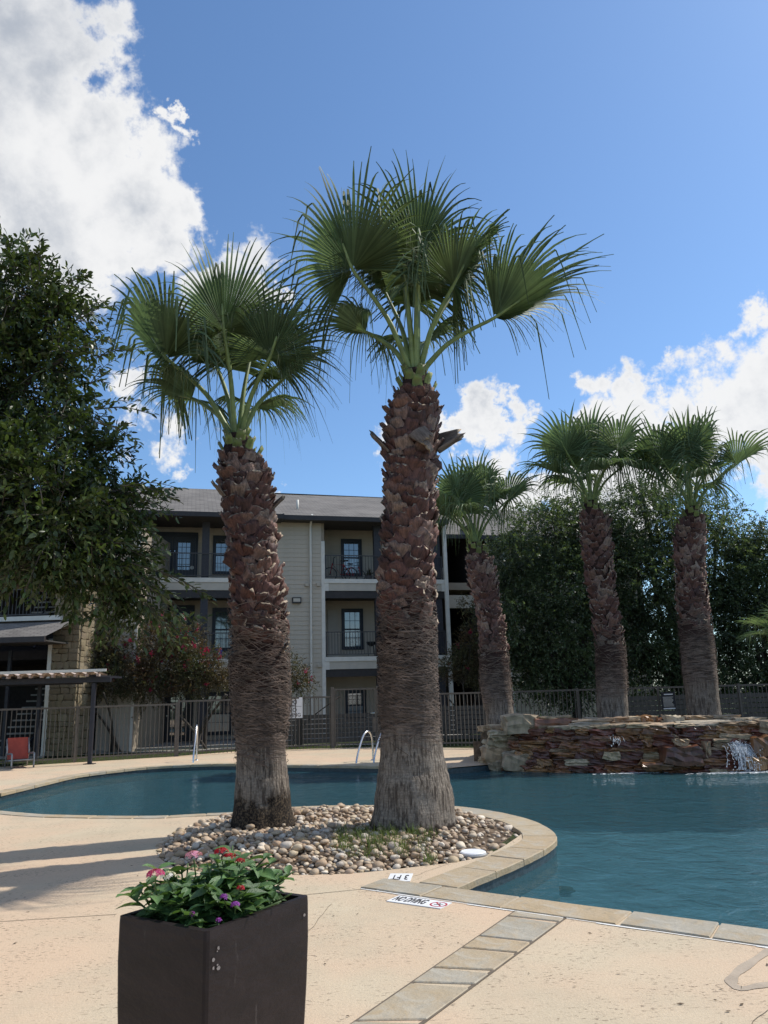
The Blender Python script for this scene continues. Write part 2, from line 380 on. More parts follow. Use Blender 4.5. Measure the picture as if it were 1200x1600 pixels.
def inside(p, poly):
    x, y = p[0], p[1]; c = False; j = len(poly)-1
    for i in range(len(poly)):
        xi, yi = poly[i][0], poly[i][1]; xj, yj = poly[j][0], poly[j][1]
        if (yi > y) != (yj > y) and x < (xj-xi)*(y-yi)/(yj-yi)+xi: c = not c
        j = i
    return c
def catmull(pts, step=4):
    pts = [Vector(p) for p in pts]; o = []
    for i in range(len(pts)-1):
        p0 = pts[max(i-1,0)]; p1 = pts[i]; p2 = pts[i+1]; p3 = pts[min(i+2,len(pts)-1)]
        for k in range(step):
            t = k/step
            o.append(.5*((2*p1)+(p2-p0)*t+(2*p0-5*p1+4*p2-p3)*t*t+(3*p1-p0-3*p2+p3)*t**3))
    o.append(pts[-1]); return o

# ================================================================== GROUND, POOL
WZ = -.13
far = catmull([G(*p) for p in [(0,1240),(60,1226),(120,1212),(190,1203),(245,1198),(310,1195),(370,1194),(450,1196),(560,1197),(640,1199),(700,1200)]], 3)
far += [Vector((2.6,18.3,0)), Vector((5.5,18.0,0)), Vector((9,18.0,0)), Vector((15,18.0,0))]
n1 = G(708,1390); n2 = G(1200,1456)
dn = (n2-n1).normalized()
near_line = [n1+dn*13.0, n1]
isl = catmull([G(*p) for p in [(708,1390),(743,1375),(796,1353),(826,1340),(853,1326),(868,1312),(859,1298),(831,1284),(782,1271),(710,1261),(590,1259),(460,1262),(370,1270),(300,1273),(240,1276),(120,1275),(60,1273),(0,1268)]], 3)
left_end = catmull([isl[-1], Vector((-7.6,13.0,0)), Vector((-8.6,13.9,0)), Vector((-8.3,14.7,0)), far[0]], 4)
corner_i = None
pool = [Vector((15,18.0,0)), near_line[0]] + isl + left_end[1:-1] + far[:-1]
pool = [Vector((p.x,p.y,0)) for p in pool]
# island bed outline: front edge on the deck, back and right edge along the coping
def offset_line(line, d):
    o = []
    for i, p in enumerate(line):
        t = (line[min(i+1,len(line)-1)]-line[max(i-1,0)]); t.z = 0; t.normalize()
        o.append(p + Vector((-t.y,t.x,0))*d)
    return o
bed_r = [G(*p) for p in [(740,1342),(771,1331),(798,1315),(818,1298),(804,1284),(760,1273),(710,1267),(650,1264),(560,1264),(480,1267),(420,1272)]]
bed_l = [G(*p) for p in [(365,1272),(330,1281),(290,1294),(262,1308),(247,1324),(246,1335),(258,1347),(280,1356),(330,1364),(400,1367),(470,1367),(540,1365),(600,1360),(660,1353),(705,1348)]]
bed = catmull(bed_r+bed_l+[bed_r[0]], 3)[:-1]
bed = [Vector((p.x,p.y,0)) for p in bed]

def sheet(name, outer, holes, z, mt, z_hole=None):
    polys = [[Vector((p[0],p[1],0)) for p in outer]] + [[Vector((p[0],p[1],0)) for p in h] for h in holes]
    tris = tessellate_polygon(polys); V = [(p.x,p.y,z) for q in polys for p in q]
    F = []
    for t in tris:
        a,b,c = [Vector(V[i]) for i in t]
        if (b-a).cross(c-a).z < 0: t = (t[0],t[2],t[1])
        F.append(tuple(t))
    return link(name, mesh(name, V, F, mt))
grow = offset_line  # alias
def scaled(poly, d):
    """push a closed outline outwards by d"""
    area = sum(poly[i].x*poly[(i+1)%len(poly)].y-poly[(i+1)%len(poly)].x*poly[i].y for i in range(len(poly)))
    sg = 1 if area > 0 else -1; o = []
    for i in range(len(poly)):
        t = poly[(i+1)%len(poly)]-poly[i-1]; t.normalize(); o.append(poly[i]+Vector((t.y,-t.x,0))*d*sg)
    return o
ground = struct(sheet('ground', [(-150,-60),(150,-60),(150,260),(-150,260)], [scaled(pool,.05), scaled(bed,-.12)], -.03, 'lawn'))
deck_outer = [(-14,-4),(16.5,-4),(16.5,17.6),(12.5,20.0),(3.2,19.9),(2.6,23.2),(-.3,25.1),(-2.6,25.0),(-4.9,24.75),(-6.3,23.45),(-7,23.0),(-9.6,21.7),(-14,20.2)]
deck = struct(sheet('pool_deck', deck_outer, [pool, bed], 0, 'deck'))
# pool basin
b = MB(); k = len(pool)
lip = pool
V = [(p.x,p.y,-.02) for p in lip]+[(p.x,p.y,-.30) for p in lip]+[(p.x,p.y,-1.15) for p in lip]
for i in range(k):
    j = (i+1)%k
    b_f = [(i,j,j+k,i+k)]
    b.add([V[i],V[j],V[j+k],V[i+k]], [(0,1,2,3)], 1)
    b.add([V[i+k],V[j+k],V[j+2*k],V[i+2*k]], [(0,1,2,3)], 0)
tr_ = tessellate_polygon([[Vector((p.x,p.y,0)) for p in pool]])
b.add([(p.x,p.y,-1.15) for p in pool], [tuple(t) for t in tr_], 0)
basin = struct(b.build('pool_basin', ['plaster','tile']))
wt = struct(sheet('pool_water', scaled(pool,.001), [], WZ, 'water'))

# coping: one slab after another round the pool
def coping_run(line, width, parent, side=-1, z=0.012, seed=1, minl=.42, maxl=.75, depth=.06):
    r = random.Random(seed)
    L = [0]
    for i in range(1,len(line)): L.append(L[-1]+(line[i]-line[i-1]).length)
    def at(s):
        s = max(0,min(L[-1],s))
        for i in range(1,len(L)):
            if L[i] >= s: break
        t = (s-L[i-1])/max(1e-6,L[i]-L[i-1]); p = line[i-1].lerp(line[i],t)
        # smoothed tangent
        i0 = max(0,i-2); i1 = min(len(line)-1,i+1)
        d = (line[i1]-line[i0]) if s > .25 and s < L[-1]-.25 else (line[i]-line[i-1])
        d.z = 0; d.normalize(); return p, d
    s = 0
    while s < L[-1]-.02:
        e = min(L[-1], s+r.uniform(minl,maxl))
        if L[-1]-e < .2: e = L[-1]
        g = .006; q = 5; inn = []; outp = []
        sk = r.uniform(-.02,.02)
        for i in range(q):
            p, d = at(s+g+(e-s-2*g)*i/(q-1)); nn = Vector((-d.y,d.x,0))*side
            inn.append(p - nn*(.018+r.uniform(-.004,.004))); outp.append(p + nn*(width+r.uniform(-.006,.006)) + d*sk)
        poly = inn + outp[::-1]
        c = sum(poly, Vector())/len(poly); zz = z + r.uniform(-.002,.003)
        poly2 = [(p-c) for p in poly]
        sgn = sum(poly2[i].x*poly2[(i+1)%len(poly2)].y-poly2[(i+1)%len(poly2)].x*poly2[i].y for i in range(len(poly2)))
        if sgn < 0: poly2.reverse()
        ins = [p*(1-.008/max(.05,p.length)) for p in poly2]; kk = len(poly2)
        bb = MB()
        VV = [(p.x,p.y,-depth) for p in poly2]+[(p.x,p.y,-.008) for p in poly2]+[(p.x,p.y,0) for p in ins]
        FF = [tuple(range(2*kk,3*kk)), tuple(reversed(range(kk)))]
        for lv in (0,1): FF += [(i+lv*kk,(i+1)%kk+lv*kk,(i+1)%kk+(lv+1)*kk,i+(lv+1)*kk) for i in range(kk)]
        bb.add(VV, FF); bb.build('coping_stone', 'flagstone', parent, loc=(c.x,c.y,zz))
        s = e
cop = thing('pool_coping', 'tan and grey flagstone coping that rims the blue pool', 'pool coping')
ang_ax = None
# the straight front run carries through to the outer corner
coping_run([n1-dn*.72+Vector((0,0,0)), n1, near_line[0]], .33, cop, side=-1, seed=3, minl=.5, maxl=.95)
i_sec = 2
coping_run([isl[0]+(isl[1]-isl[0]).normalized()*.03]+isl[1:28], .36, cop, side=1, seed=5, minl=.5, maxl=.8)
coping_run(isl[27:]+left_end[1:], .20, cop, side=1, seed=8, z=.010)
coping_run(far[:-4], .26, cop, side=1, seed=11, z=.010)
# grout line between coping and deck
gl_a = n1-dn*.70; nn = Vector((dn.y,-dn.x,0))
b = MB(); a0 = gl_a+nn*.338; a1 = near_line[0]+nn*.338
for t in range(40):
    p = a0.lerp(a1,t/40); q = a0.lerp(a1,(t+1)/40); wd = .009+.004*math.sin(t*2.3)
    b.add([(p.x,p.y,.004),(p.x+nn.x*wd*2,p.y+nn.y*wd*2,.004),(q.x+nn.x*wd*2,q.y+nn.y*wd*2,.004),(q.x,q.y,.004)], [(0,1,2,3)])
p = G(589,1392); q = G(640,1371); e = (q-p).normalized(); f_ = Vector((-e.y,e.x,0))*.018
b.add([(*(p-f_).xy,.004),(*(p+f_*.2).xy,.004),(*(q+f_*.2).xy,.004),(*(q-f_).xy,.004)], [(0,1,2,3)])
struct(b.build('grout_line', 'grout'))

# flagstone band across the deck
c1, c2, c3, c4 = G(806,1424), G(884,1434), G(655,1603), G(548,1603)
cuts = [0,.07,.30,.42,.60,.72,.98,1.15,1.4,1.7,2.0]
band = struct(bpy.data.objects.new('stone_band', None)); COL.objects.link(band)
for i in range(len(cuts)-1):
    g = .006; j1 = random.uniform(-.012,.012)
    a, b_, c_, d_ = c1.lerp(c4,cuts[i]+g), c2.lerp(c3,cuts[i]+g+.012), c2.lerp(c3,cuts[i+1]-g+j1), c1.lerp(c4,cuts[i+1]-g)
    c = (a+b_+c_+d_)/4; bb = MB().prism([((p-c).x,(p-c).y) for p in (a,d_,c_,b_)][::1], -.04, 0)
    me = mesh('flagstone', bb.V, bb.F, 'flagstone'); bm = bmesh.new(); bm.from_mesh(me); bmesh.ops.recalc_face_normals(bm, faces=bm.faces)
    bmesh.ops.bevel(bm, geom=list(bm.edges), offset=.006, segments=1, affect='EDGES'); bm.to_mesh(me); bm.free()
    link('flagstone', me, parent=band, loc=(c.x,c.y,.010+random.uniform(-.002,.002)))
b = MB()
for p, q in ((c1,c4),(c2,c3)):
    q = p+(q-p)*2.0; e = (q-p).normalized(); f_ = Vector((-e.y,e.x,0))*.012
    b.add([(*(p-f_).xy,.004),(*(p+f_).xy,.004),(*(q+f_).xy,.004),(*(q-f_).xy,.004)], [(0,1,2,3)])
b.build('joint', 'joint', band)
# expansion joints in the deck
b = MB()
for (p, q) in [((-60,1444),(182,1429)),((470,1399),(603,1386)),((588,1394),(603,1386)),((250,1345),(215,1431)),((-20,1500),(190,1640))][:3]:
    p = G(*p); q = G(*q); e = (q-p).normalized(); f_ = Vector((-e.y,e.x,0))*.004
    b.add([(*(p-f_).xy,.003),(*(p+f_).xy,.003),(*(q+f_).xy,.003),(*(q-f_).xy,.003)], [(0,1,2,3)])
struct(b.build('expansion_joint', 'joint'))
b = MB()
for ends in [((560,1394),(588,1392)),((1200,1578),(1130,1640)),((700,1350),(640,1372)),((520,1412),(470,1470))]:
    p = G(*ends[0]); q = G(*ends[1]); pts = [p.lerp(q,t/9)+Vector((random.uniform(-.012,.012),random.uniform(-.012,.012),0)) for t in range(10)]
    for u_, v_ in zip(pts[:-1],pts[1:]):
        e = (v_-u_).normalized(); f_ = Vector((-e.y,e.x,0))*.0018; b.add([(*(u_-f_).xy,.003),(*(u_+f_).xy,.003),(*(v_+f_).xy,.003),(*(v_-f_).xy,.003)], [(0,1,2,3)])
struct(b.build('deck_crack', 'joint'))
# curved damp trowel mark on the right
cur = catmull([G(*p) for p in [(1215,1478),(1180,1500),(1150,1522),(1143,1536),(1158,1545),(1185,1541),(1225,1534)]], 4); b = MB()
for i in range(len(cur)-1):
    def sd(i):
        t = (cur[min(i+1,len(cur)-1)]-cur[max(i-1,0)]).normalized(); return Vector((-t.y,t.x,0))*(.030+.006*math.sin(i*1.3))
    p, q = cur[i], cur[i+1]; a, c = sd(i), sd(i+1)
    b.add([(*(p-a).xy,.003),(*(p+a).xy,.003),(*(q+c).xy,.003),(*(q-c).xy,.003)], [(0,1,2,3)])
struct(b.build('deck_stain', 'damp'))

# dry scraps blown over the deck
V = []; F = []; k = 0
for _ in range(90):
    q = G(random.uniform(-50,1250), random.choice((random.uniform(1290,1600), random.uniform(1380,1600))))
    if inside(q,pool) or inside(q,bed): continue
    a = random.uniform(0,6.28); s_ = random.uniform(.004,.014)
    V += [(q.x+math.cos(a+t)*s_*f, q.y+math.sin(a+t)*s_*f, .004+random.uniform(0,.004)) for t, f in ((0,1.8),(1.5,.5),(3.1,1.6),(4.6,.6))]; F.append((k,k+1,k+2,k+3)); k += 4
o_ = stuff(link('leaf_litter', mesh('leaf_litter', V, F, 'soil'))); o_['label'] = 'tiny dry leaf scraps scattered over the concrete deck'; o_['category'] = 'litter'

# bed soil with a low mound
def inward(p, poly):
    d = 1e9
    for i in range(len(poly)):
        a = poly[i-1]; b_ = poly[i]; ab = b_-a; t = max(0,min(1,((p-a).dot(ab))/max(1e-9,ab.length_squared))); d = min(d,(a+ab*t-p).length)
    return d
def mound(p):
    d = inward(Vector((p[0],p[1],0)), bed)
    s = min(1,d/.75); s = s*s*(3-2*s)
    base = -.055 if p[0] > .9 else -.015
    return base + (.085-base)*s
bv = []; bf = []
xs = np.arange(-2.75,2.0,.09); ys = np.arange(7.3,12.2,.09); idx = {}
for p in bed: pass
bm = bmesh.new(); bvs = [bm.verts.new((p.x,p.y,-.06)) for p in bed]
gr = {}
for i, x in enumerate(xs):
    for j, y in enumerate(ys):
        if inside((x,y), bed) and inward(Vector((x,y,0)),bed) > .05: gr[i,j] = bm.verts.new((x,y,mound((x,y))+random.uniform(-.008,.008)))
for (i,j) in gr:
    if (i+1,j) in gr and (i+1,j+1) in gr and (i,j+1) in gr: bm.faces.new((gr[i,j],gr[i+1,j],gr[i+1,j+1],gr[i,j+1]))
me = bpy.data.meshes.new('planting_bed'); bm.to_mesh(me); bm.free(); me.materials.append(M['soil'])
bedo = struct(link('planting_bed', me))
sk = sheet('bed_base', scaled(bed,-.002), [], -.035, 'soil'); sk.parent = bedo; sk.name = 'soil_base'
b = MB()
for i in range(len(bed)):
    p = bed[i-1]; q = bed[i]; b.add([(p.x,p.y,-.04),(q.x,q.y,-.04),(q.x,q.y,-.002),(p.x,p.y,-.002)], [(0,1,2,3)])
b.build('bed_edge', 'soil', bedo)

# pebbles
def stone_mesh(seed, sub=2, flat=(1,.8,.6), amp=.18, mt='pebble'):
    r = np.random.default_rng(seed); bm = bmesh.new(); bmesh.ops.create_icosphere(bm, subdivisions=sub, radius=.5)
    w = r.normal(size=(6,3))*2.2; ph = r.uniform(0,6,6)
    for v in bm.verts:
        c = np.array(v.co); d = 1+amp*sum(math.sin(w[i]@c*2+ph[i]) for i in range(6))/2.4
        v.co = Vector(c*d*np.array(flat))
    me = bpy.data.meshes.new('pebble'); bm.to_mesh(me); bm.free(); me.materials.append(M[mt])
    me.polygons.foreach_set('use_smooth', np.ones(len(me.polygons),dtype=bool)); return me
pm = [stone_mesh(i, 2, (1,random.uniform(.65,.95),random.uniform(.5,.75)), .20) for i in range(9)]
cand = []
tries = 0
grid = {}
def free_at(p, s):
    gx, gy = int(p[0]/.12), int(p[1]/.12)
    for i in (-1,0,1):
        for j in (-1,0,1):
            for (q, t) in grid.get((gx+i,gy+j),()):
                if (q[0]-p[0])**2+(q[1]-p[1])**2 < ((s+t)*.40)**2: return False
    return True
TR = [(Vector((-1.50,9.95,0)),.38),(Vector((.21,9.52,0)),.50)]
while tries < 16000 and len(cand) < 2600:
    tries += 1
    p = Vector((random.uniform(-2.75,2.0), random.uniform(7.3,12.2), 0))
    if not inside(p, bed): continue
    if any((p-c).length < r-.03 for c, r in TR): continue
    s = random.choice((.045,.06,.075,.10))*random.uniform(.75,1.25)
    if p.x > .75 and random.random() < .75: continue
    if tries > 9000: s = random.uniform(.035,.06)
    if not free_at(p, s): continue
    grid.setdefault((int(p[0]/.12),int(p[1]/.12)),[]).append((p,s)); cand.append((p,s,mound(p)+s*.18))
for _ in range(330):      # second layer lying on the first
    p = Vector((random.uniform(-2.6,1.0), random.uniform(7.6,11.6), 0))
    if inside(p, bed) and inward(p,bed) > .15 and not any((p-c).length < r for c, r in TR): cand.append((p,random.uniform(.05,.10),mound(p)+.05))
cand.sort(key=lambda c: -c[1]/c[0].y)
jv = []; jf = []; nv = 0
pcache = []
for me in pm:
    v = np.zeros(len(me.vertices)*3, dtype=np.float32); me.vertices.foreach_get('co', v); f = np.array([tuple(p.vertices) for p in me.polygons]); pcache.append((v.reshape(-1,3), f))
for i, (p, s, z) in enumerate(cand):
    e = (random.uniform(-.3,.3), random.uniform(-.3,.3), random.uniform(0,6.28)); sc = s*random.uniform(.9,1.2)
    if i < 300: link('pebble', random.choice(pm), parent=bedo, loc=(p.x,p.y,z), rot=e, scale=sc)
    else:
        v, f = random.choice(pcache); R_ = np.array(Matrix.Rotation(e[2],3,'Z')@Matrix.Rotation(e[0],3,'X')@Matrix.Rotation(e[1],3,'Y'))
        jv.append((v*sc)@R_.T+np.array([p.x,p.y,z])); jf.append(f+nv); nv += len(v)
stuff(link('gravel', mesh('gravel', np.concatenate(jv), np.concatenate(jf), 'pebble', True), parent=bedo))

# straw-like palm litter and tufts of grass
def blades(name, spots, mt, hmin, hmax, nper, spread, w=.006, lean=.5, parent=None, flat=False):
    V = []; F = []; k = 0
    for (x, y, z) in spots:
        for _ in range(nper):
            bx, by = x+random.gauss(0,spread), y+random.gauss(0,spread); h = random.uniform(hmin,hmax); a = random.uniform(0,6.28)
            le = random.uniform(.1,lean)*h; dx, dy = math.cos(a)*le, math.sin(a)*le; px_, py_ = -math.sin(a)*w, math.cos(a)*w
            zz = random.uniform(.3,1)*h*(.12 if flat else 1)
            if flat: dx, dy = math.cos(a)*h, math.sin(a)*h
            V += [(bx-px_,by-py_,z),(bx+px_,by+py_,z),(bx+dx*.4+px_*.8,by+dy*.4+py_*.8,z+zz*.6),(bx+dx*.4-px_*.8,by+dy*.4-py_*.8,z+zz*.6),(bx+dx,by+dy,z+zz*(.3 if flat else 1))]
            F += [(k,k+1,k+2,k+3),(k+3,k+2,k+4)]; k += 5
    return stuff(link(name, mesh(name, V, F, mt), parent=parent))
gs = []
for _ in range(70):
    q = G(random.uniform(520,680), random.uniform(1302,1345), .06); q = G(530+150*random.random(), 1342-36*random.random(), .06)
    if inside(q,bed): gs.append((q.x,q.y,mound(q)+.03))
g = blades('grass_tufts', gs, 'grass', .07,.16, 18, .035, .0028, 1.0); g['label'] = 'green and yellow grass tufts sprouting among the pebbles'; g['category'] = 'grass'
ls = []
for _ in range(120):
    q = G(random.uniform(560,812), random.uniform(1276,1345), .05)
    if inside(q,bed): ls.append((q.x,q.y,mound(q)+.03))
g = blades('dry_litter', ls, 'fibre', .05,.16, 9, .07, .002, 1.0, flat=True); g['label'] = 'dry palm fibres and straw lying over the bed'; g['category'] = 'dead grass'
# white round skimmer lid lying in the bed
q = G(739,1331,.03); t = thing('skimmer_lid', 'round white plastic lid lying at the right edge of the pebble bed', 'lid', (q.x,q.y,.0))
b = MB(); 
def lathe(prof, k=32):
    V=[];F=[]
    for (r_,z) in prof:
        for j in range(k): a=2*math.pi*j/k; V.append((r_*math.cos(a),r_*math.sin(a),z))
    for i in range(len(prof)-1):
        for j in range(k): F.append((i*k+j,i*k+(j+1)%k,(i+1)*k+(j+1)%k,(i+1)*k+j))
    F.append(tuple(range((len(prof)-1)*k,len(prof)*k))); return V,F
MB().add(*lathe([(.125,0),(.13,.004),(.13,.03),(.118,.038),(.115,.036),(.0015,.040)])).build('lid', 'white_paint', t)
MB().add(*lathe([(.145,-.05),(.145,.012),(.132,.014)])).build('collar', 'concrete', t)

# printed depth tiles
def ground_tile(name, label, quad, build):
    a, b_, c_, d_ = [G(*p) for p in quad]   # near-left, near-right, far-right, far-left
    o_ = (a+b_+c_+d_)/4; ex = (b_-a).normalized(); w = ((b_-a).length+(c_-d_).length)/2
    ey = Vector((-ex.y,ex.x,0)); h = abs((d_-a).dot(ey))
    t = thing(name, label, 'tile', (o_.x,o_.y,.004), math.atan2(ex.y,ex.x))
    box('plate', -w/2,w/2,-h/2,h/2,-.003,.003, 'white_paint', t); build(t,w,h)
def nd(t,w,h):
    fit(link('lettering', text_mesh('NO DIVING', h, 'black_print'), parent=t, loc=(-w*.16,0,.004)), w*.58, h*.66)
    s = MB().add(*ring(h*.33,h*.045,28,5)); s.tube([(-h*.23,h*.23,0),(h*.23,-h*.23,0)], h*.04, 5); s.build('prohibition_ring', 'red_print', t, loc=(w*.36,0,.003)).scale = (1,1,.15)
    s = MB().tube([(-h*.16,-h*.10,0),(0,-h*.02,0),(h*.17,h*.10,0)], h*.035, 5); s.add(*[ [(v[0]*.25*h-.0,v[1]*.25*h+h*.12,0) for v in lathe([(.2,0),(.0,0)],10)[0]], lathe([(.2,0),(.0,0)],10)[1] ]); s.build('diver_symbol', 'black_print', t, loc=(w*.36,0,.0035)).scale = (1,1,.15)
ground_tile('depth_tile', 'white printed tile reading NO DIVING set flat in the deck before the coping', [(606,1409),(690,1421),(704,1412),(622,1400)], nd)
def ft(t,w,h):
    o_ = fit(link('lettering', text_mesh('3 FT', h*.72, 'black_print'), parent=t, loc=(0,0,.004)), w*.74, h*.60); o_.rotation_euler = (0,0,math.pi)
ground_tile('depth_tile', 'small white tile reading 3 FT beside the coping corner', [(596,1378),(634,1378),(652,1366),(618,1366)], ft)

# stones and a wall light under water
for i, (x, y, s, lab) in enumerate([(877,1391,.10,'mossy dark stone lying on the pool floor, rightmost of the cluster'),(858,1398,.05,'small mossy stone lying between the others on the pool floor'),(846,1402,.06,'small mossy stone nearest the coping on the pool floor'),(889,1393,.05,'small flat mossy leaf clump at the right tip of the sunken stones')]):
    q = G(x,y,-1.1); o_ = link('sunken_stone', stone_mesh(40+i,2,(1.3,.8,.4),.2,'algae'), loc=(q.x,q.y,-1.10), scale=s*2.6); tag(o_, lab, 'stone')
q = G(822,1360,-.42); 
b = MB().add(*lathe([(.10,0),(.10,.03),(.06,.045),(.055,.02),(.0,.02)], 20)); o_ = b.build('pool_light', 'tile', basin); o_.location = (q.x-.16,q.y+.28,-.42); o_.rotation_euler = (rad(90),0,rad(60))

# ================================================================== PALMS
def frond_mesh(Rl, span, fold, droop, seed, nseg=46, curl=1.0):
    """fan leaf: axis +Y, normal +Z, hub at origin; segments joined on the inner half, tips free and hanging"""
    return dict(Rl=Rl, span=span, fold=fold, droop=droop, seed=seed, nseg=nseg, curl=curl)
def make_frond(parent, T, Hb, axis, normal, Rl=1.2, span=140, fold=.35, droop=.5, seed=0, nseg=44, pet_r=.028, bow=.12, origin=None, name='frond'):
    r = random.Random(seed); axis = axis.normalized(); normal = (normal-axis*normal.dot(axis)).normalized(); side = axis.cross(normal)
    V = []; F = []; fm = []; SP = rad(span); st = [0.03,.2,.34,.46,.57,.68,.79,.9,1.0]; k = 0
    dphi = 2*SP/nseg
    for i in range(nseg):
        ph = -SP+dphi*(i+.5); u = abs(ph)/SP
        L = Rl*(1-.30*u**1.6)*r.uniform(.90,1.06)
        kink = r.random() < .24; kp = r.uniform(.62,.8); dr = droop*(.55+.75*u)*r.uniform(.6,1.6); wind = r.uniform(-.07,.07)
        fo = fold*math.sin(min(abs(ph),1.9))*1.0
        for s_i, s in enumerate(st):
            rr = L*s; split = .46
            for e in (-1,0,1):
                if s <= split: pe = ph + e*dphi*.5
                else:
                    tt = (s-split)/(1-split); wloc = dphi*.5*split/s*(1-tt)**1.15*.92
                    pe = ph + e*max(wloc,.0025/max(rr,.1)*(1-tt)+.0006)
                pe += wind*max(0,s-.45)
                d = axis*math.cos(pe)+side*math.sin(pe)+normal*(fo*abs(math.sin(pe)))
                p = d.normalized()*rr + normal*((-.012 if e == 0 else .008)*min(1,s*4)*(1.0 if s < .9 else .5))*Rl
                # arching over the axis and gravity at the free tips
                a = max(0,s-.40)/.60
                p = p + Vector((0,0,-1))*(dr*a**2.1*L*.62)
                if kink and s > kp: p = p + Vector((0,0,-1))*((s-kp)*L*1.25) - d*((s-kp)*L*.55)
                V.append(p)
        for s_i in range(len(st)-1):
            b0 = k+s_i*3
            F += [(b0,b0+1,b0+4,b0+3),(b0+1,b0+2,b0+5,b0+4)]; fm += [0,0]
        k += len(st)*3
        for _th in range(2 if r.random() < .6 else 1):   # pale thread hanging from the split
            j = k-len(st)*3+4*3; p0 = V[j].copy(); ln = r.uniform(.10,.26)*Rl; q = p0+Vector((r.uniform(-.08,.08),r.uniform(-.08,.08),-ln*.5))+(axis*math.cos(ph)+side*math.sin(ph))*ln*.4; q2 = q+Vector((r.uniform(-.05,.05),r.uniform(-.05,.05),-ln*.6))
            wv = Vector((.0022,.0015,0)); V += [p0-wv,p0+wv,q-wv,q+wv,q2]; F += [(k,k+1,k+3,k+2),(k+2,k+3,k+4)]; fm += [1,1]; k += 5
    me = mesh('leaf_blade', V, F, ['palm_blade','palm_thread'], False, fm)
    # petiole
    mid = T.lerp(Hb,.5) + Vector((0,0,1))*bow*.5 + (Vector((Hb.x-T.x,Hb.y-T.y,0))*(-.10))
    pts = [T, T.lerp(mid,.5)+Vector((0,0,.02)), mid, mid.lerp(Hb,.55)+Vector((0,0,.015)), Hb, Hb+axis*Rl*.22]
    pts = catmull(pts, 3); kk = len(pts)
    o_ = origin or Vector()
    b_ = MB().tube([p-o_ for p in pts], [pet_r*(1.35-.85*i/kk) for i in range(kk)], 8)
    pe = b_.build(name, 'petiole', parent, True)
    ch = link('leaf_blade', me, parent=pe, loc=Hb-o_)
    return pe

def boot_mesh(seed, mats, w=.20, h=.17, Rt=.34, flare=.05, horn=.3):
    r = random.Random(seed); nu, nv_ = 6, 3; V = []; F = []; fm = []
    for lay in (0,1):
        for j in range(nv_+1):
            v = j/nv_
            for i in range(nu+1):
                u = -1+2*i/nu; ww = w*.5*(1.0-.30*v); x = u*ww
                out_ = flare*v**1.6 + .012 - x*x/(2*Rt)*.9 + (.008 if abs(u) < .4 else 0) - lay*.016*(1+.3*v) + r.uniform(-.004,.004)
                z = h*v*(1+horn*(abs(u)**2)-.08) + r.uniform(-.008,.008)*v - .02
                if j == nv_: z += r.uniform(-.018,.02)
                V.append((x, out_, z))
    L = (nu+1)*(nv_+1)
    for j in range(nv_):
        for i in range(nu):
            a = j*(nu+1)+i; F += [(a,a+nu+1,a+nu+2,a+1),(L+a,L+a+1,L+a+nu+2,L+a+nu+1)]; fm += [0,0]
    for i in range(nu):
        a = nv_*(nu+1)+i; F.append((a,L+a,L+a+1,a+1)); fm.append(1)
    for j in range(nv_):
        a = j*(nu+1); F.append((a,L+a,L+a+nu+1,a+nu+1)); fm.append(0)
        a = j*(nu+1)+nu; F.append((a,a+nu+1,L+a+nu+1,L+a)); fm.append(0)
    return mesh('leaf_base', V, F, mats, True, fm)

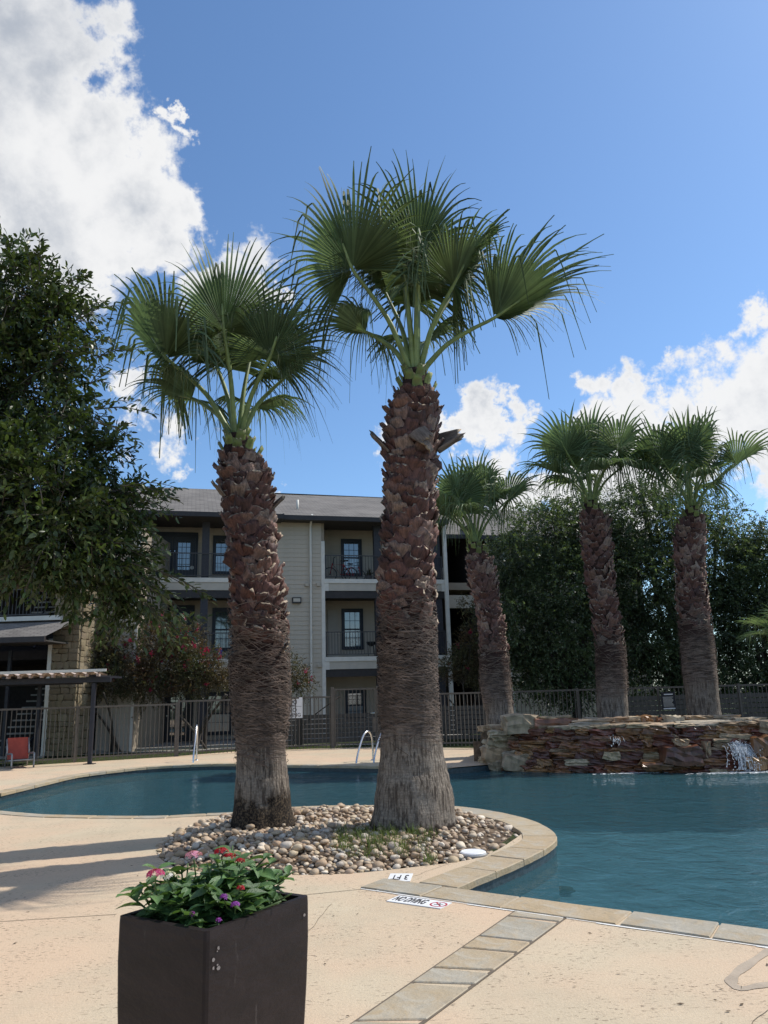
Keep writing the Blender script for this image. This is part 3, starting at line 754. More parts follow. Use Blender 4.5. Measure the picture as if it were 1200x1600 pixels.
def trunk_mat(name, z1, z2, char=False, ht=5):
    ma = bpy.data.materials.new(name); ma.use_nodes = True; nt = ma.node_tree; b = nt.nodes['Principled BSDF']; n = N(nt); M[name] = ma
    tc = n.n('ShaderNodeTexCoord'); v = tc.outputs['Object']; sx = n.n('ShaderNodeSeparateXYZ'); n.l(v, sx.inputs[0]); z = sx.outputs[2]
    vert = n.noise(n.mapping(v,(40,40,3.2)), 1, 7, .62, .3); hor = n.noise(n.mapping(v,(3.5,3.5,45)), 1, 7, .68, .5); fine = n.noise(v, 40, 6, .7); patch = n.noise(v, 3.0, 5, .6)
    wob = n.math('MULTIPLY_ADD', n.math('SUBTRACT', patch, .5), 1.0, z)
    f1 = n.smooth(wob, z1-.25, z1+.30); f2 = n.smooth(wob, z2-.3, z2+.3)
    cb = n.mix(n.smooth(vert, .40, .58), (.095,.075,.06), (.33,.275,.22))
    cb = n.mix(n.math('MULTIPLY', n.smooth(patch, .48, .66), .5), cb, (.36,.32,.27))
    cm = n.mix(n.smooth(hor, .38, .60), (.070,.050,.040), (.28,.215,.175))
    ct = (.055,.030,.024)
    cb = n.mix(n.math('MULTIPLY', n.smooth(hor, .44, .58), .35), cb, (.12,.095,.075)); c = n.mix(f1, cb, cm); c = n.mix(f2, c, ct)
    if char:
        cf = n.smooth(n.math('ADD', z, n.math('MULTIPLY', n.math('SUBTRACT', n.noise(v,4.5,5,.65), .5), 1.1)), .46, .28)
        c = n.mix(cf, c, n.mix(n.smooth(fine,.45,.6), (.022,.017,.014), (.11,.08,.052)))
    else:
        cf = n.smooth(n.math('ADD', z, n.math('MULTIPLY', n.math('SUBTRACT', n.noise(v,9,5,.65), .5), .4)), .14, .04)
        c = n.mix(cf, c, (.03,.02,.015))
    c = n.mix(1.0, c, n.ramp(fine, [(.3,.65),(.7,1.2)]), 'MULTIPLY')
    n.l(c, b.inputs['Base Color']); b.inputs['Roughness'].default_value = .88; b.inputs['Specular IOR Level'].default_value = .2
    hh = n.math('ADD', n.math('MULTIPLY', n.math('SUBTRACT', 1.0, f1), vert), n.math('MULTIPLY', f1, hor)); hh = n.math('ADD', hh, n.math('MULTIPLY', fine, .35))
    bp = n.n('ShaderNodeBump'); bp.inputs['Strength'].default_value = 1.0; bp.inputs['Distance'].default_value = .035; n.l(hh, bp.inputs['Height']); n.l(bp.outputs[0], b.inputs['Normal'])

def palm(name, label, stations, Y, zb, fronds, zboot, zbare, zfib, seed, near=True, nb=270, char=False, Rf=1.2, ygreen=None, bootscale=1.0, extra_big=(), T_px=None, ):
    """stations: (px,py,width px) up the trunk; built at depth Y"""
    r = random.Random(seed)
    pts = []; rads = []
    for (x, y, w) in stations:
        p = P(x,y,Y); pts.append(p); rads.append(w/2/PXM(p))
    base = pts[0].copy(); base.z = zb
    root = thing(name, label, 'palm tree', base, group='tall fan palms around the pool')
    loc = [p-base for p in pts]; zs = np.array([p.z for p in loc]); xs_ = np.array([p.x for p in loc]); rs = np.array(rads)
    zs[0] = min(zs[0], 0.0)
    top = zs[-1]
    def cx(z): return float(np.interp(z, zs, xs_))
    def cr(z): return float(np.interp(z, zs, rs))
    # smoothed
    def sm(fn, z): return (fn(z-.12)+fn(z)*2+fn(z+.12))/4
    nr = 150 if near else 60; ns = 72 if near else 32
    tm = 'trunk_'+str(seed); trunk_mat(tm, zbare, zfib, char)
    zz = np.linspace(-.15, top, nr); V = []; F = []
    for i, z in enumerate(zz):
        rr = sm(cr,z)*(.82 if z > zboot+.2 else .97 if z > .6 else 1.0); 
        if z < .12: rr *= 1+(.12-z)*.5
        for j in range(ns):
            a = 2*math.pi*j/ns
            q = 1+.020*math.sin(3*a+z*1.3+seed)+.012*math.sin(7*a+z*2)+.010*math.sin(z*21+2*math.sin(a))
            if z < .5: q += .035*math.sin(5*a+seed*2)*(1-z/.5)+.02*math.sin(11*a)*(1-z/.5)
            q += r.uniform(-.006,.006)
            V.append((sm(cx,z)+rr*q*math.cos(a), rr*q*math.sin(a), z))
    for i in range(nr-1):
        for j in range(ns): F.append((i*ns+j,i*ns+(j+1)%ns,(i+1)*ns+(j+1)%ns,(i+1)*ns+j))
    F.append(tuple(range((nr-1)*ns,nr*ns)))
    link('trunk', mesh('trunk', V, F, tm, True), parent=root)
    # old leaf bases in a spiral
    bs = bootscale
    variants = [boot_mesh(seed*20+i, ['boot','boot_cut'], .25*bs, .17*bs, .34*bs, random.choice((.035,.055,.075))*bs, random.uniform(-.1,.5)) for i in range(7)]
    varg = [boot_mesh(seed*20+i+50, ['boot_grey','boot_cut'], .20*bs, .12*bs, .34*bs, .02*bs, random.uniform(-.2,.3)) for i in range(3)]
    green = [boot_mesh(seed*20+i+80, ['boot_green','boot_cut'], .17*bs, .20*bs, .2*bs, .05*bs, .1) for i in range(3)]
    ztop = top-.36*bs
    for i in range(nb):
        t = (i+.5)/nb; z = zboot+(ztop-zboot)*t; a = i*2.39996+r.uniform(-.12,.12)
        sparse = max(0,1-(z-zboot)/(.6*bs))
        if r.random() < sparse*.55: continue
        rr = cr(z)*.84; up = (z-zboot)/(ztop-zboot)
        me = r.choice(varg if r.random() < sparse*.8 else variants)
        o_ = link('leaf_base', me, parent=root)
        s = r.uniform(.8,1.25)*(1.0 if up < .93 else .8); tilt = r.uniform(-.05,.35)*(.5+up) ; roll = r.gauss(0,.42 if up < .75 else .16)
        o_.matrix_basis = Matrix.Translation((cx(z)+math.cos(a)*rr*.94, math.sin(a)*rr*.94, z)) @ Matrix.Rotation(a-math.pi/2,4,'Z') @ Matrix.Rotation(roll,4,'Y') @ Matrix.Rotation(-tilt*.55,4,'X') @ Matrix.Diagonal((s,s,s*r.uniform(.75,1.1),1))
    for i in range(15):
        a = i*2.39996; z = ztop+.02+i*.020*bs; rr = cr(z)*(1.0-.25*i/15)
        o_ = link('green_leaf_base', r.choice(green), parent=root)
        o_.matrix_basis = Matrix.Translation((cx(z)+math.cos(a)*rr*.8, math.sin(a)*rr*.8, z)) @ Matrix.Rotation(a-math.pi/2,4,'Z') @ Matrix.Rotation(-.12,4,'X') @ Matrix.Diagonal((.9,.9,.9,1))
    for (ex_, ey_, s, ro, ti) in extra_big:
        p = P(ex_,ey_,Y)-base; a = math.acos(max(-1,min(1,(p.x-cx(p.z))/cr(p.z)))); a = -a
        o_ = link('leaf_base', varg[0], parent=root)
        o_.matrix_basis = Matrix.Translation((cx(p.z)+math.cos(a)*cr(p.z)*1.0, math.sin(a)*cr(p.z)*1.0, p.z)) @ Matrix.Rotation(a-math.pi/2,4,'Z') @ Matrix.Rotation(ro,4,'Y') @ Matrix.Rotation(-ti,4,'X') @ Matrix.Diagonal((s,s,s*1.5,1))
    # fibres lying round the trunk
    V = []; F = []; k = 0; nf_ = 2300 if near else 600
    for i in range(nf_):
        z = r.triangular(zbare-.1, zboot+.9*bs, zfib); a = r.uniform(0,6.28); L = r.uniform(.10,.38)*bs; sl_ = r.gauss(0,.35); w = r.uniform(.0015,.005)*(1 if near else 1.6)
        lift = r.uniform(.0,.03)
        for q in range(4):
            t = q/3; aa = a+L*t/cr(z)*math.cos(sl_); z2 = z+L*t*math.sin(sl_)-.03*t*t; rr = cr(z2)+.006+lift*math.sin(t*3.1)+ (r.uniform(0,.02) if q == 3 else 0)
            x, y = cx(z2)+math.cos(aa)*rr, math.sin(aa)*rr; V += [(x,y,z2-w),(x,y,z2+w)]
        F += [(k,k+2,k+3,k+1),(k+2,k+4,k+5,k+3),(k+4,k+6,k+7,k+5)]; k += 8
    stuff(link('fibre', mesh('fibre', V, F, 'fibre'), parent=root))
    # fronds
    Tt = Vector((cx(top), 0, top-.06))
    for i, fr_ in enumerate(fronds):
        az, el, L, Rm, ael, fold, droop = fr_[:7]; span = fr_[7] if len(fr_) > 7 else 140
        a = rad(az); e = rad(el); hd = Vector((math.sin(a), -math.cos(a), 0))
        Hb = Tt + hd*(L*math.cos(e)) + Vector((0,0,L*math.sin(e)))
        ae = rad(ael); ax = hd*math.cos(ae)+Vector((0,0,math.sin(ae))); nm = Vector((0,0,1))*math.cos(ae)-hd*math.sin(ae)
        rot = rad(fr_[8]) if len(fr_) > 8 else r.uniform(-.35,.35)
        nm = Matrix.Rotation(rot,3,ax)@nm
        T2 = Tt + hd*.05
        make_frond(root, T2, Hb, ax, nm, Rm*Rf, span, fold, droop, seed*100+i, nseg=58 if near else 40, pet_r=(.030 if near else .028)*(.8+.2*Rf))
    return root

FR = [(12,76,1.62,1.28,82,.30,.42,112,0),(-64,57,1.62,1.34,70,.22,.42,118,30),(80,33,1.30,1.42,33,1.0,.42,62,-30),(62,62,1.30,1.05,58,.5,.75,115,-10),
      (195,76,1.60,1.15,80,.3,.5,120),(-112,48,1.05,.80,24,.5,1.0,110),(128,62,1.60,1.25,64,.6,.45,110),(-150,66,1.55,1.0,62,.5,.7,115),
      (-25,80,1.3,1.0,86,.9,.3,85),(30,82,1.5,1.0,88,1.1,.25,70),(165,50,1.0,.85,28,.6,.9,115)]
pR = palm('fan_palm', 'tallest foreground fan palm with thick flared trunk, right one of the pebble bed pair',
     [(643,1296,134),(644,1270,128),(646,1250,124),(643,1200,109),(641,1150,95),(638,1100,92),(637,1050,90),(635,950,91),(637,880,88),(640,822,84),(642,747,85),(645,691,92),(648,640,86),(649,615,62),(649,580,40)],
     9.55, .06, FR, 2.0, 1.05, 1.8, 1, True, 298, False, 1.28, extra_big=[(690,700,2.0,.3,.9),(652,690,1.3,-2.6,.5),(665,705,1.3,2.4,.6),(700,690,1.6,1.0,1.0),(600,700,1.5,-.6,.7)])
FL = [(-14,72,1.48,1.32,80,.28,.38,112,5),(-80,50,1.50,1.34,56,.35,.46,124,20),(56,60,1.20,1.10,66,.35,.55,122,-40),(165,74,1.45,1.15,78,.35,.5,120),
      (-112,44,1.05,.90,20,.5,.9,125),(-140,64,1.45,1.1,64,.4,.6,115),(170,46,1.0,.85,18,.5,1.0,120),(120,56,1.2,.85,45,.6,.7,110),(-40,82,1.2,.95,86,.9,.35,80)]
pL = palm('fan_palm', 'foreground fan palm with charred trunk foot, left one of the pebble bed pair',
     [(411,1292,100),(410,1270,92),(410,1250,86),(409,1200,80),(408,1160,76),(408,1130,84),(408,1100,89),(406,1050,92),(405,1000,90),(402,940,88),(399,900,84),(393,850,80),(388,800,84),(382,750,84),(376,725,78),(372,705,58),(370,680,36)],
     9.95, .06, FL, 1.90, .85, 1.5, 2, True, 270, True, 1.22, extra_big=[(446,1015,.8,.9,.8),(350,775,1.1,-.5,.7),(432,790,1.1,.6,.7)])
F3 = [(-50,68,1.3,1.2,66,.3,.5,135,20),(10,75,1.4,1.2,78,.3,.6,130,0),(75,50,1.5,1.15,42,.5,.8,125,-20),(-85,55,1.2,1.15,30,.4,.9,140),(40,70,1.5,1.0,70,.5,.7,125),(-120,50,1.2,1.0,15,.5,1.0,140),
      (160,70,1.4,1.1,70,.4,.6,130),(110,60,1.4,1.0,40,.5,.9,130),(-160,60,1.4,1.0,50,.5,.8,135),(-20,60,.9,.9,15,.5,1.1,140)]
p3 = palm('fan_palm', 'leaning fan palm with a frayed skirt at its foot, left end of the stacked rocks',
     [(785,1150,40),(784,1132,50),(781,1117,44),(777,1095,48),(774,1065,49),(771,1020,46),(767,975,43),(762,950,42),(759,928,45),(752,895,50),(747,875,38),(745,863,33),(741,848,22)],
     20.3, .35, F3, 1.9, .9, 1.6, 3, False, 230, False, 1.25, bootscale=1.05)
F4 = [(-60,62,1.5,1.25,60,.3,.5,138,25),(0,76,1.5,1.2,80,.3,.5,130,0),(60,58,1.6,1.2,58,.35,.6,138,-30),(100,45,1.6,1.0,28,.5,.9,135),(-95,48,1.2,1.0,25,.5,.9,140),(170,72,1.6,1.15,76,.4,.5,130),
      (130,60,1.5,1.1,50,.5,.7,130),(-140,62,1.5,1.1,60,.4,.6,135),(25,50,1.0,.9,12,.5,1.1,140),(-25,80,1.3,1.0,84,.6,.4,110),(-165,45,1.1,1.0,15,.5,1.0,140)]
p4 = palm('fan_palm', 'straight slender fan palm behind the middle of the rock waterfall',
     [(958,1128,47),(956,1066,48),(953,1008,46),(947,970,42),(942,932,41),(937,890,46),(932.6,855,49),(929,817,49),(926,803,38),(923,783,22)],
     20.0, .72, F4, 1.7, .7, 1.3, 4, False, 230, False, 1.30, bootscale=1.05)
F5 = [(-15,70,1.5,1.25,62,.3,.75,140,5),(-75,60,1.6,1.2,55,.35,.6,138,25),(80,42,1.7,1.2,36,.6,.5,130,-20),(50,72,1.5,1.15,72,.35,.5,130),(-50,78,1.4,1.1,80,.4,.4,125),(-100,45,1.7,1.1,25,.5,.9,140),(165,70,1.6,1.15,72,.4,.5,130),
      (120,58,1.5,1.1,48,.5,.7,130),(-150,60,1.5,1.1,58,.4,.6,135),(20,50,1.0,.9,10,.5,1.1,140),(150,45,1.1,1.0,15,.5,1.0,140)]
p5 = palm('fan_palm', 'fan palm with smooth lower trunk behind the main water spill, beside the black rules sign',
     [(1101,1124,50),(1099,1100,49),(1096,1070,52),(1093,1047,53),(1089,1005,51),(1085,970,50),(1081,930,48),(1079,893,47),(1077,845,50),(1080,825,48),(1082,812,36),(1081,792,22)],
     20.0, .72, F5, 2.2, .9, 2.0, 5, False, 210, False, 1.32, bootscale=1.05)
p6 = palm('fan_palm', 'short young fan palm whose fronds reach in at the right picture edge',
     [(1243,1110,40),(1242,1060,38),(1240,1030,30),(1240,1012,20)],
     18.5, .70, [(-70,35,.6,.95,10,.4,.4,120,10),(-20,60,.7,.9,50,.4,.5,130),(40,50,.7,.9,40,.4,.5,130),(100,45,.7,.9,30,.4,.6,130),(170,60,.7,.9,60,.4,.5,130),(-130,50,.7,.9,25,.4,.5,130)], .3, .1, .2, 6, False, 60, False, 1.0)

# ================================================================== ROCK WATERFALL
def rock_mesh(seed, sub=3):
    r = np.random.default_rng(seed); bm = bmesh.new(); bmesh.ops.create_cube(bm, size=1)
    bmesh.ops.subdivide_edges(bm, edges=bm.edges, cuts=sub, use_grid_fill=True)
    w = r.normal(size=(8,3))*3.0; ph = r.uniform(0,6,8); tx, ty = r.uniform(-.22,.22,2); tp = r.uniform(-.15,.15)
    for v in bm.verts:
        c = np.array(v.co); s = np.abs(c).max()*2
        sph = c/np.linalg.norm(c)*.62; c = c*.80+sph*.20
        c = c*(1+.05*sum(math.sin(w[i]@c*2.6+ph[i]) for i in range(8))/1.6)
        c[2] += tx*c[0]*.35+.06*math.sin(c[0]*7+ph[0]); c[0] *= 1+tp*c[2]; c[1] += ty*c[0]*.4
        c += r.normal(size=3)*.014
        v.co = Vector(c)
    me = bpy.data.meshes.new('rock'); bm.to_mesh(me); bm.free(); return me
def rock_set(mt): 
    o = []
    for i in range(9):
        me = rock_mesh(100+i); me.materials.append(M[mt]); o.append(me)
    return o
RD, RW = rock_set('rock_dry'), rock_set('rock_wet')
rw = thing('rock_waterfall', 'long dry-stacked wall of tan and wet red-brown rocks with water spilling', 'rock waterfall', (5,17,0))
# foot of the wall on the waterline, from left to right
foot = catmull([(1.95,18.55,0),(2.3,18.05,0),(3.0,17.5,0),(4.0,17.0,0),(5.2,16.7,0),(6.4,16.45,0),(7.6,16.35,0),(9.5,16.6,0),(12,17.2,0),(13.5,18,0)], 6)
fl = [0]
for i in range(1,len(foot)): fl.append(fl[-1]+(foot[i]-foot[i-1]).length)
def foot_at(s):
    s = max(0,min(fl[-1]-1e-3,s)); i = next(i for i in range(1,len(fl)) if fl[i] >= s); t = (s-fl[i-1])/(fl[i]-fl[i-1])
    d = (foot[i]-foot[i-1]).normalized(); return foot[i-1].lerp(foot[i],t), d
def top_h(s): return float(np.interp(s,[0,.35,.9,1.6,2.6,4,6,8,14],[.30,.52,.78,.84,.84,.84,.86,.84,.8]))
r = random.Random(5); z = -.22; row = 0
while z < .86:
    hh = r.choice((.07,.085,.10,.12,.15)) if row > 0 else .14
    s = r.uniform(-.1,.05); nxt = z+hh
    while s < fl[-1]-.3:
        L = r.uniform(.22,.62)
        p, d = foot_at(s+L/2); th_ = top_h(s+L/2)
        if z+hh*.5 < th_:
            back = .040*row+r.uniform(-.06,.07); nn = Vector((-d.y,d.x,0)); dep = r.uniform(.40,.60)
            wet = (s+L/2 > 1.0+r.uniform(-.3,.3)) and z < .70 and r.random() < .86
            if z > .62 and r.random() < .5: wet = False
            split = r.random() < .25 and hh > .13
            for q in range(2 if split else 1):
                h2 = hh/2 if split else hh; zc = z+h2/2+q*h2
                me = r.choice(RW if wet else RD)
                o_ = link('rock', me, parent=rw, rot=(r.uniform(-.05,.05),r.uniform(-.05,.05),math.atan2(d.y,d.x)+r.uniform(-.10,.10)), scale=(L*1.04,dep,h2*1.10))
                cc = p+nn*(dep/2+back); o_.location = (cc.x-5,cc.y-17,zc)
        s += L*.98
    z = nxt; row += 1
# cap stones, placed one by one: (x0,x1 px, ytop,ybot px, depth Y, dry, thickness)
caps = [(790,842,1118,1146,17.75,1),(838,900,1124,1146,17.7,0),(846,892,1120,1133,17.9,1),(893,958,1130,1146,17.5,1),(895,955,1124,1131,17.7,1),(938,978,1139,1147,17.25,1),(975,1063,1136,1144,17.15,1),(952,1050,1130,1138,17.5,1),
        (985,1030,1120,1131,17.9,1),(1005,1022,1119,1130,17.8,0),(1030,1048,1123,1131,17.7,0),(1048,1070,1120,1141,17.3,1),(1068,1148,1127,1132,16.9,1),(1083,1145,1132,1137,17.05,1),(1078,1112,1119,1126,17.8,1),(1118,1160,1118,1126,18.0,1),
        (1082,1096,1136,1146,16.95,1),(1110,1132,1138,1146,17.0,1),(1145,1190,1138,1143,16.85,1),(1158,1178,1129,1138,17.2,0),(1150,1200,1122,1131,17.8,1),(1190,1225,1127,1145,16.6,1),(952,982,1122,1134,17.8,1),(920,940,1122,1128,18.0,1),
        (766,792,1143,1153,18.0,1),(770,797,1150,1158,17.95,1),(1178,1210,1152,1182,16.35,0),(1168,1199,1184,1203,16.2,0),(1042,1098,1168,1196,16.35,0),(1050,1066,1148,1160,16.75,1),(1070,1090,1148,1158,16.75,1),(1058,1078,1155,1166,16.6,1),(1075,1098,1166,1182,16.5,1),(1102,1112,1160,1184,16.5,1),(763,798,1156,1171,18.05,1),(758,805,1169,1189,18.0,1),(763,790,1186,1203,18.0,1),(790,835,1180,1203,17.6,1),(1010,1055,1192,1204,16.45,0)]
for (x0,x1,y0,y1,Y,dry) in caps:
    a = P(x0,(y0+y1)/2,Y); b_ = P(x1,(y0+y1)/2,Y); t0 = P((x0+x1)/2,y0,Y); t1 = P((x0+x1)/2,y1,Y); hh = max(.05,t0.z-t1.z)
    dep = r.uniform(.45,.65) if hh > .1 else r.uniform(.6,.8)
    o_ = link('rock', r.choice(RD if dry else RW), parent=rw, rot=(0,0,r.uniform(-.12,.08)), scale=((b_.x-a.x)*1.04,dep,hh*1.06))
    o_.location = ((a.x+b_.x)/2-5, Y+dep/2-17, (t0.z+t1.z)/2)
# earth core so nothing shows through, and the mound behind
core_f = [p+Vector((0,.42,0)) for p in foot]; mo_b = [Vector((13.5,22.4,0)),Vector((3.2,22.4,0)),Vector((2.2,20.6,0))]
b = MB(); poly = core_f+mo_b; kk = len(poly)
core_out = [(p.x,p.y,-1.15) for p in poly]; core_top = [(p.x,p.y, (.45 if i < 4 else .70) if i < len(core_f) else (.60 if i < kk-1 else .25)) for i, p in enumerate(poly)]
core_mid = [(p.x,p.y,-.16) for p in poly]
for i in range(kk):
    j = (i+1)%kk; b.add([core_mid[i],core_mid[j],core_top[j],core_top[i]], [(0,1,2,3)]); b.add([core_out[i],core_out[j],core_mid[j],core_mid[i]], [(0,1,2,3)], 1)
tt = tessellate_polygon([[Vector((p.x,p.y,0)) for p in poly]]); b.add(core_top, [tuple(t) for t in tt])
struct(b.build('planting_mound', ['soil','plaster']))
for i in range(46):   # loose rocks lying on the mound behind the wall
    p, d = foot_at(r.uniform(.4,9.5)); o_ = link('rock', r.choice(RD), parent=rw, rot=(0,0,r.uniform(0,3)), scale=(r.uniform(.25,.6),r.uniform(.25,.5),r.uniform(.08,.20)))
    o_.location = (p.x-5+r.uniform(-.2,.2), p.y-17+r.uniform(.75,1.6), .74)
# falling water: sheets broken in strands, drops and foam
def stream(pts, width, nst, seed, ndrop, rad_=.012):
    r = random.Random(seed); b = MB(); pts = catmull(pts,5)
    for i in range(nst):
        o_ = Vector((r.gauss(0,width),r.uniform(-.06,.02),0)); st_ = r.randint(0,len(pts)//2); en = r.randint(len(pts)//2,len(pts)-1)
        q = [pts[j]+o_*(1+.6*j/len(pts))+Vector((r.uniform(-.012,.012),r.uniform(-.02,.02),r.uniform(-.015,.015))) for j in range(st_,en+1)]
        if len(q) > 2: b.tube(q, [r.uniform(.3,1)*rad_ for _ in q], 4)
    for i in range(ndrop):
        p = pts[r.randint(0,len(pts)-1)]+Vector((r.gauss(0,width*1.5),r.uniform(-.14,.02),r.uniform(-.05,.05))); s = r.uniform(.005,.014)
        V = [p+Vector(v)*s for v in ((1,0,0),(-1,0,0),(0,1,0),(0,-1,0),(0,0,1.6),(0,0,-1.6))]; b.add(V, [(0,2,4),(2,1,4),(1,3,4),(3,0,4),(2,0,5),(1,2,5),(3,1,5),(0,3,5)])
    o_ = b.build('water_stream', 'foam', rw); o_.location = (-5,-17,0); return stuff(o_)
stream([P(1143,1160,16.75),P(1152,1162,16.55),P(1160,1175,16.38),P(1164,1188,16.28),P(1166,1204,16.2)], .095, 90, 1, 420, .008)
stream([P(960,1149,17.15),P(962,1155,16.9),P(962,1164,16.85)], .05, 8, 2, 14, .005)
fo = MB()
for i in range(420):
    if i < 300: c = Vector((random.gauss(7.15,.5), 16.15+random.gauss(0,.09), WZ))
    else: c = Vector((random.gauss(5.0,.45), 16.58+random.gauss(0,.05), WZ))
    s = random.uniform(.01,.035); fo.add([(c.x+math.cos(a)*s*1.8,c.y+math.sin(a)*s*.8,WZ+random.uniform(.004,.02)) for a in (0,1.25,2.5,3.77,5.0)], [(0,1,2,3,4)])
f_ = fo.build('foam', 'foam', rw); f_.location = (-5,-17,0); stuff(f_)

# ================================================================== APARTMENT BUILDING
BA = rad(14.4); B0 = Vector((-7.3,29.0,0)); bu = Vector((math.cos(BA),math.sin(BA),0)); bn = Vector((-math.sin(BA),math.cos(BA),0))  # bn points into the building
bld = thing('apartment_building', 'three storey beige apartment building with balconies and grey shingle roof', 'building', B0, BA)
def FP(x, y, d=0.0):
    """local (s, z) where the line of sight meets the plane d metres behind the front"""
    dr = ray(x,y); k = ((B0+bn*d)-Vector((0,0,H))).dot(bn)/dr.dot(bn); p = Vector((0,0,H))+dr*k; return (p-B0).dot(bu), p.z
def bbox(name, s0,s1,d0,d1,z0,z1, mt, parent=bld): return box(name, s0,s1,d0,d1,z0,z1, mt, parent)
def siding(s0,s1,d,z0,z1, parent=bld, mt='siding', exp=.178):
    """lap boards, each its own piece, leaning out at the lower edge"""
    key = ('sd',round(s1-s0,3),mt)
    if key not in _bc:
        w = s1-s0; b = MB(); b.add([(0,-.024,0),(w,-.024,0),(w,-.006,exp+.012),(0,-.006,exp+.012),(0,0,0),(w,0,0),(w,0,exp+.012),(0,0,exp+.012)], [(0,1,2,3),(0,4,5,1),(3,2,6,7),(0,3,7,4),(1,5,6,2)])
        _bc[key] = mesh('siding_board', b.V, b.F, mt)
    z = z0
    while z < z1-.05:
        o_ = link('siding_board', _bc[key], parent=parent, loc=(s0,d,z))
        if z+exp > z1: o_.scale = (1,1,max(.1,(z1-z)/exp))
        z += exp
sA = FP(140,900)[0]; s_w0 = FP(400,900)[0]; s_w1 = FP(507,900)[0]; sE = FP(694,900)[0]; DEP = 1.7
Z1, Z2, ZE = 3.05, 6.10, 8.72
# solid core: flush siding wall between the two balcony bays
bbox('wall', s_w0, s_w1, 0.0, DEP+6, -.05, ZE, 'siding_dark'); siding(s_w0+.10, s_w1-.12, -.002, 0, ZE-.02)
bbox('corner_trim', s_w1-.13, s_w1+.01, -.035, .05, -.05, FP(507,846)[1], 'trim'); bbox('corner_trim', s_w0-.01, s_w0+.10, -.035, .05, -.05, ZE-.1, 'trim')
bbox('back_wall', sA, s_w0, DEP, DEP+6, -.05, ZE, 'siding_dark'); bbox('back_wall', s_w1, sE, DEP, DEP+6, -.05, ZE, 'siding_dark')
for zf, zt in ((.02,Z1-.45),(Z1+.1,Z2-.45),(Z2+.1,ZE-.05)):
    siding(sA, s_w0, DEP-.002, zf, zt); siding(s_w1, sE, DEP-.002, zf, zt)
def railing(s0, s1, z, posts=()):
    top = z+.98; b = MB().box(s0,s1,.05,.09,top-.035,top).box(s0,s1,.055,.085,z+.09,z+.115)
    for s in (s0+.02,s1-.02,*posts): b.box(s-.022,s+.022,.048,.092,z,top+.004)
    rl = b.build('railing', 'railing', bld); m_ = MB().box(-.0075,.0075,-.0075,.0075,0,.86); me = mesh('baluster', m_.V, m_.F, 'railing')
    s = s0+.12
    while s < s1-.05: link('baluster', me, parent=rl, loc=(s,.07,z+.115)); s += .118
def balcony(s0, s1, z, left=True, right=True):
    bbox('balcony_slab', s0+.02, s1-.02, .03, DEP, z-.44, z-.02, 'panel')
    bbox('slab_cap', s0-.05, s1+.05, -.05, .06, z-.17, z, 'trim')
    bbox('slab_panel', s0+.02, s1-.02, -.012, .028, z-.47, z-.172, 'panel')
    if left: bbox('slab_trim', s0-.02, s0+.14, -.03, .027, z-.48, z-.172, 'trim')
    if right: bbox('slab_trim', s1-.14, s1+.02, -.03, .027, z-.48, z-.172, 'trim')
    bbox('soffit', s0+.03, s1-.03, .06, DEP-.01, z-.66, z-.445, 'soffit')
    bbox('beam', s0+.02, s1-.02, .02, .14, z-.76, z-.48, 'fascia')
for z in (Z1, Z2):
    balcony(sA, s_w0-.02, z, False, True); balcony(s_w1+.02, sE, z)
    railing(sA, s_w0-.05, z); railing(s_w1+.04, sE-.04, z)
sp = FP(321,870)[0]; sp2 = FP(592,900)[0]; sp3 = FP(686,900)[0]
for s in (sp, sp2, sp3-.02, FP(205,900)[0]):
    for (z0,z1) in ((0,Z1-.76),(Z1,Z2-.76),(Z2,ZE-.3)): 
        bbox('post', s-.14, s+.14, .10, .36, z0, z1-.0, 'post_blue')
# windows and doors on the recessed wall
def window(x0,x1,y0,y1, cols=3, rows=2, rail=.5, d=DEP, label=None):
    (s0,zt) = FP(x0,y0,d); (s1,zb) = FP(x1,y1,d); zt = FP(x0,y0,d)[1]; zb = FP(x1,y1,d)[1]; fw = .13
    b = MB().box(s0-fw,s1+fw,d-.07,d-.026,zt,zt+fw*1.2).box(s0-fw,s1+fw,d-.07,d-.026,zb-fw,zb).box(s0-fw,s0,d-.072,d-.026,zb,zt).box(s1,s1+fw,d-.072,d-.026,zb,zt)
    w = b.build('window', 'trim_blue', bld)
    zm = zb+(zt-zb)*rail
    box('pane', s0,s1,d-.045,d-.027,zm,zt, 'glass', w); box('pane', s0,s1,d-.040,d-.027,zb,zm, 'blind', w)
    m2 = MB().box(s0,s1,d-.058,d-.046,zm-.03,zm+.03)
    for i in range(1,cols): x = s0+(s1-s0)*i/cols; m2.box(x-.009,x+.009,d-.052,d-.046,zb,zt)
    for j in range(1,rows): z = zm+(zt-zm)*j/rows; m2.box(s0,s1,d-.053,d-.047,z-.009,z+.009); z = zb+(zm-zb)*j/rows; m2.box(s0,s1,d-.053,d-.047,z-.009,z+.009)
    m2.build('muntin', 'trim_blue', w)
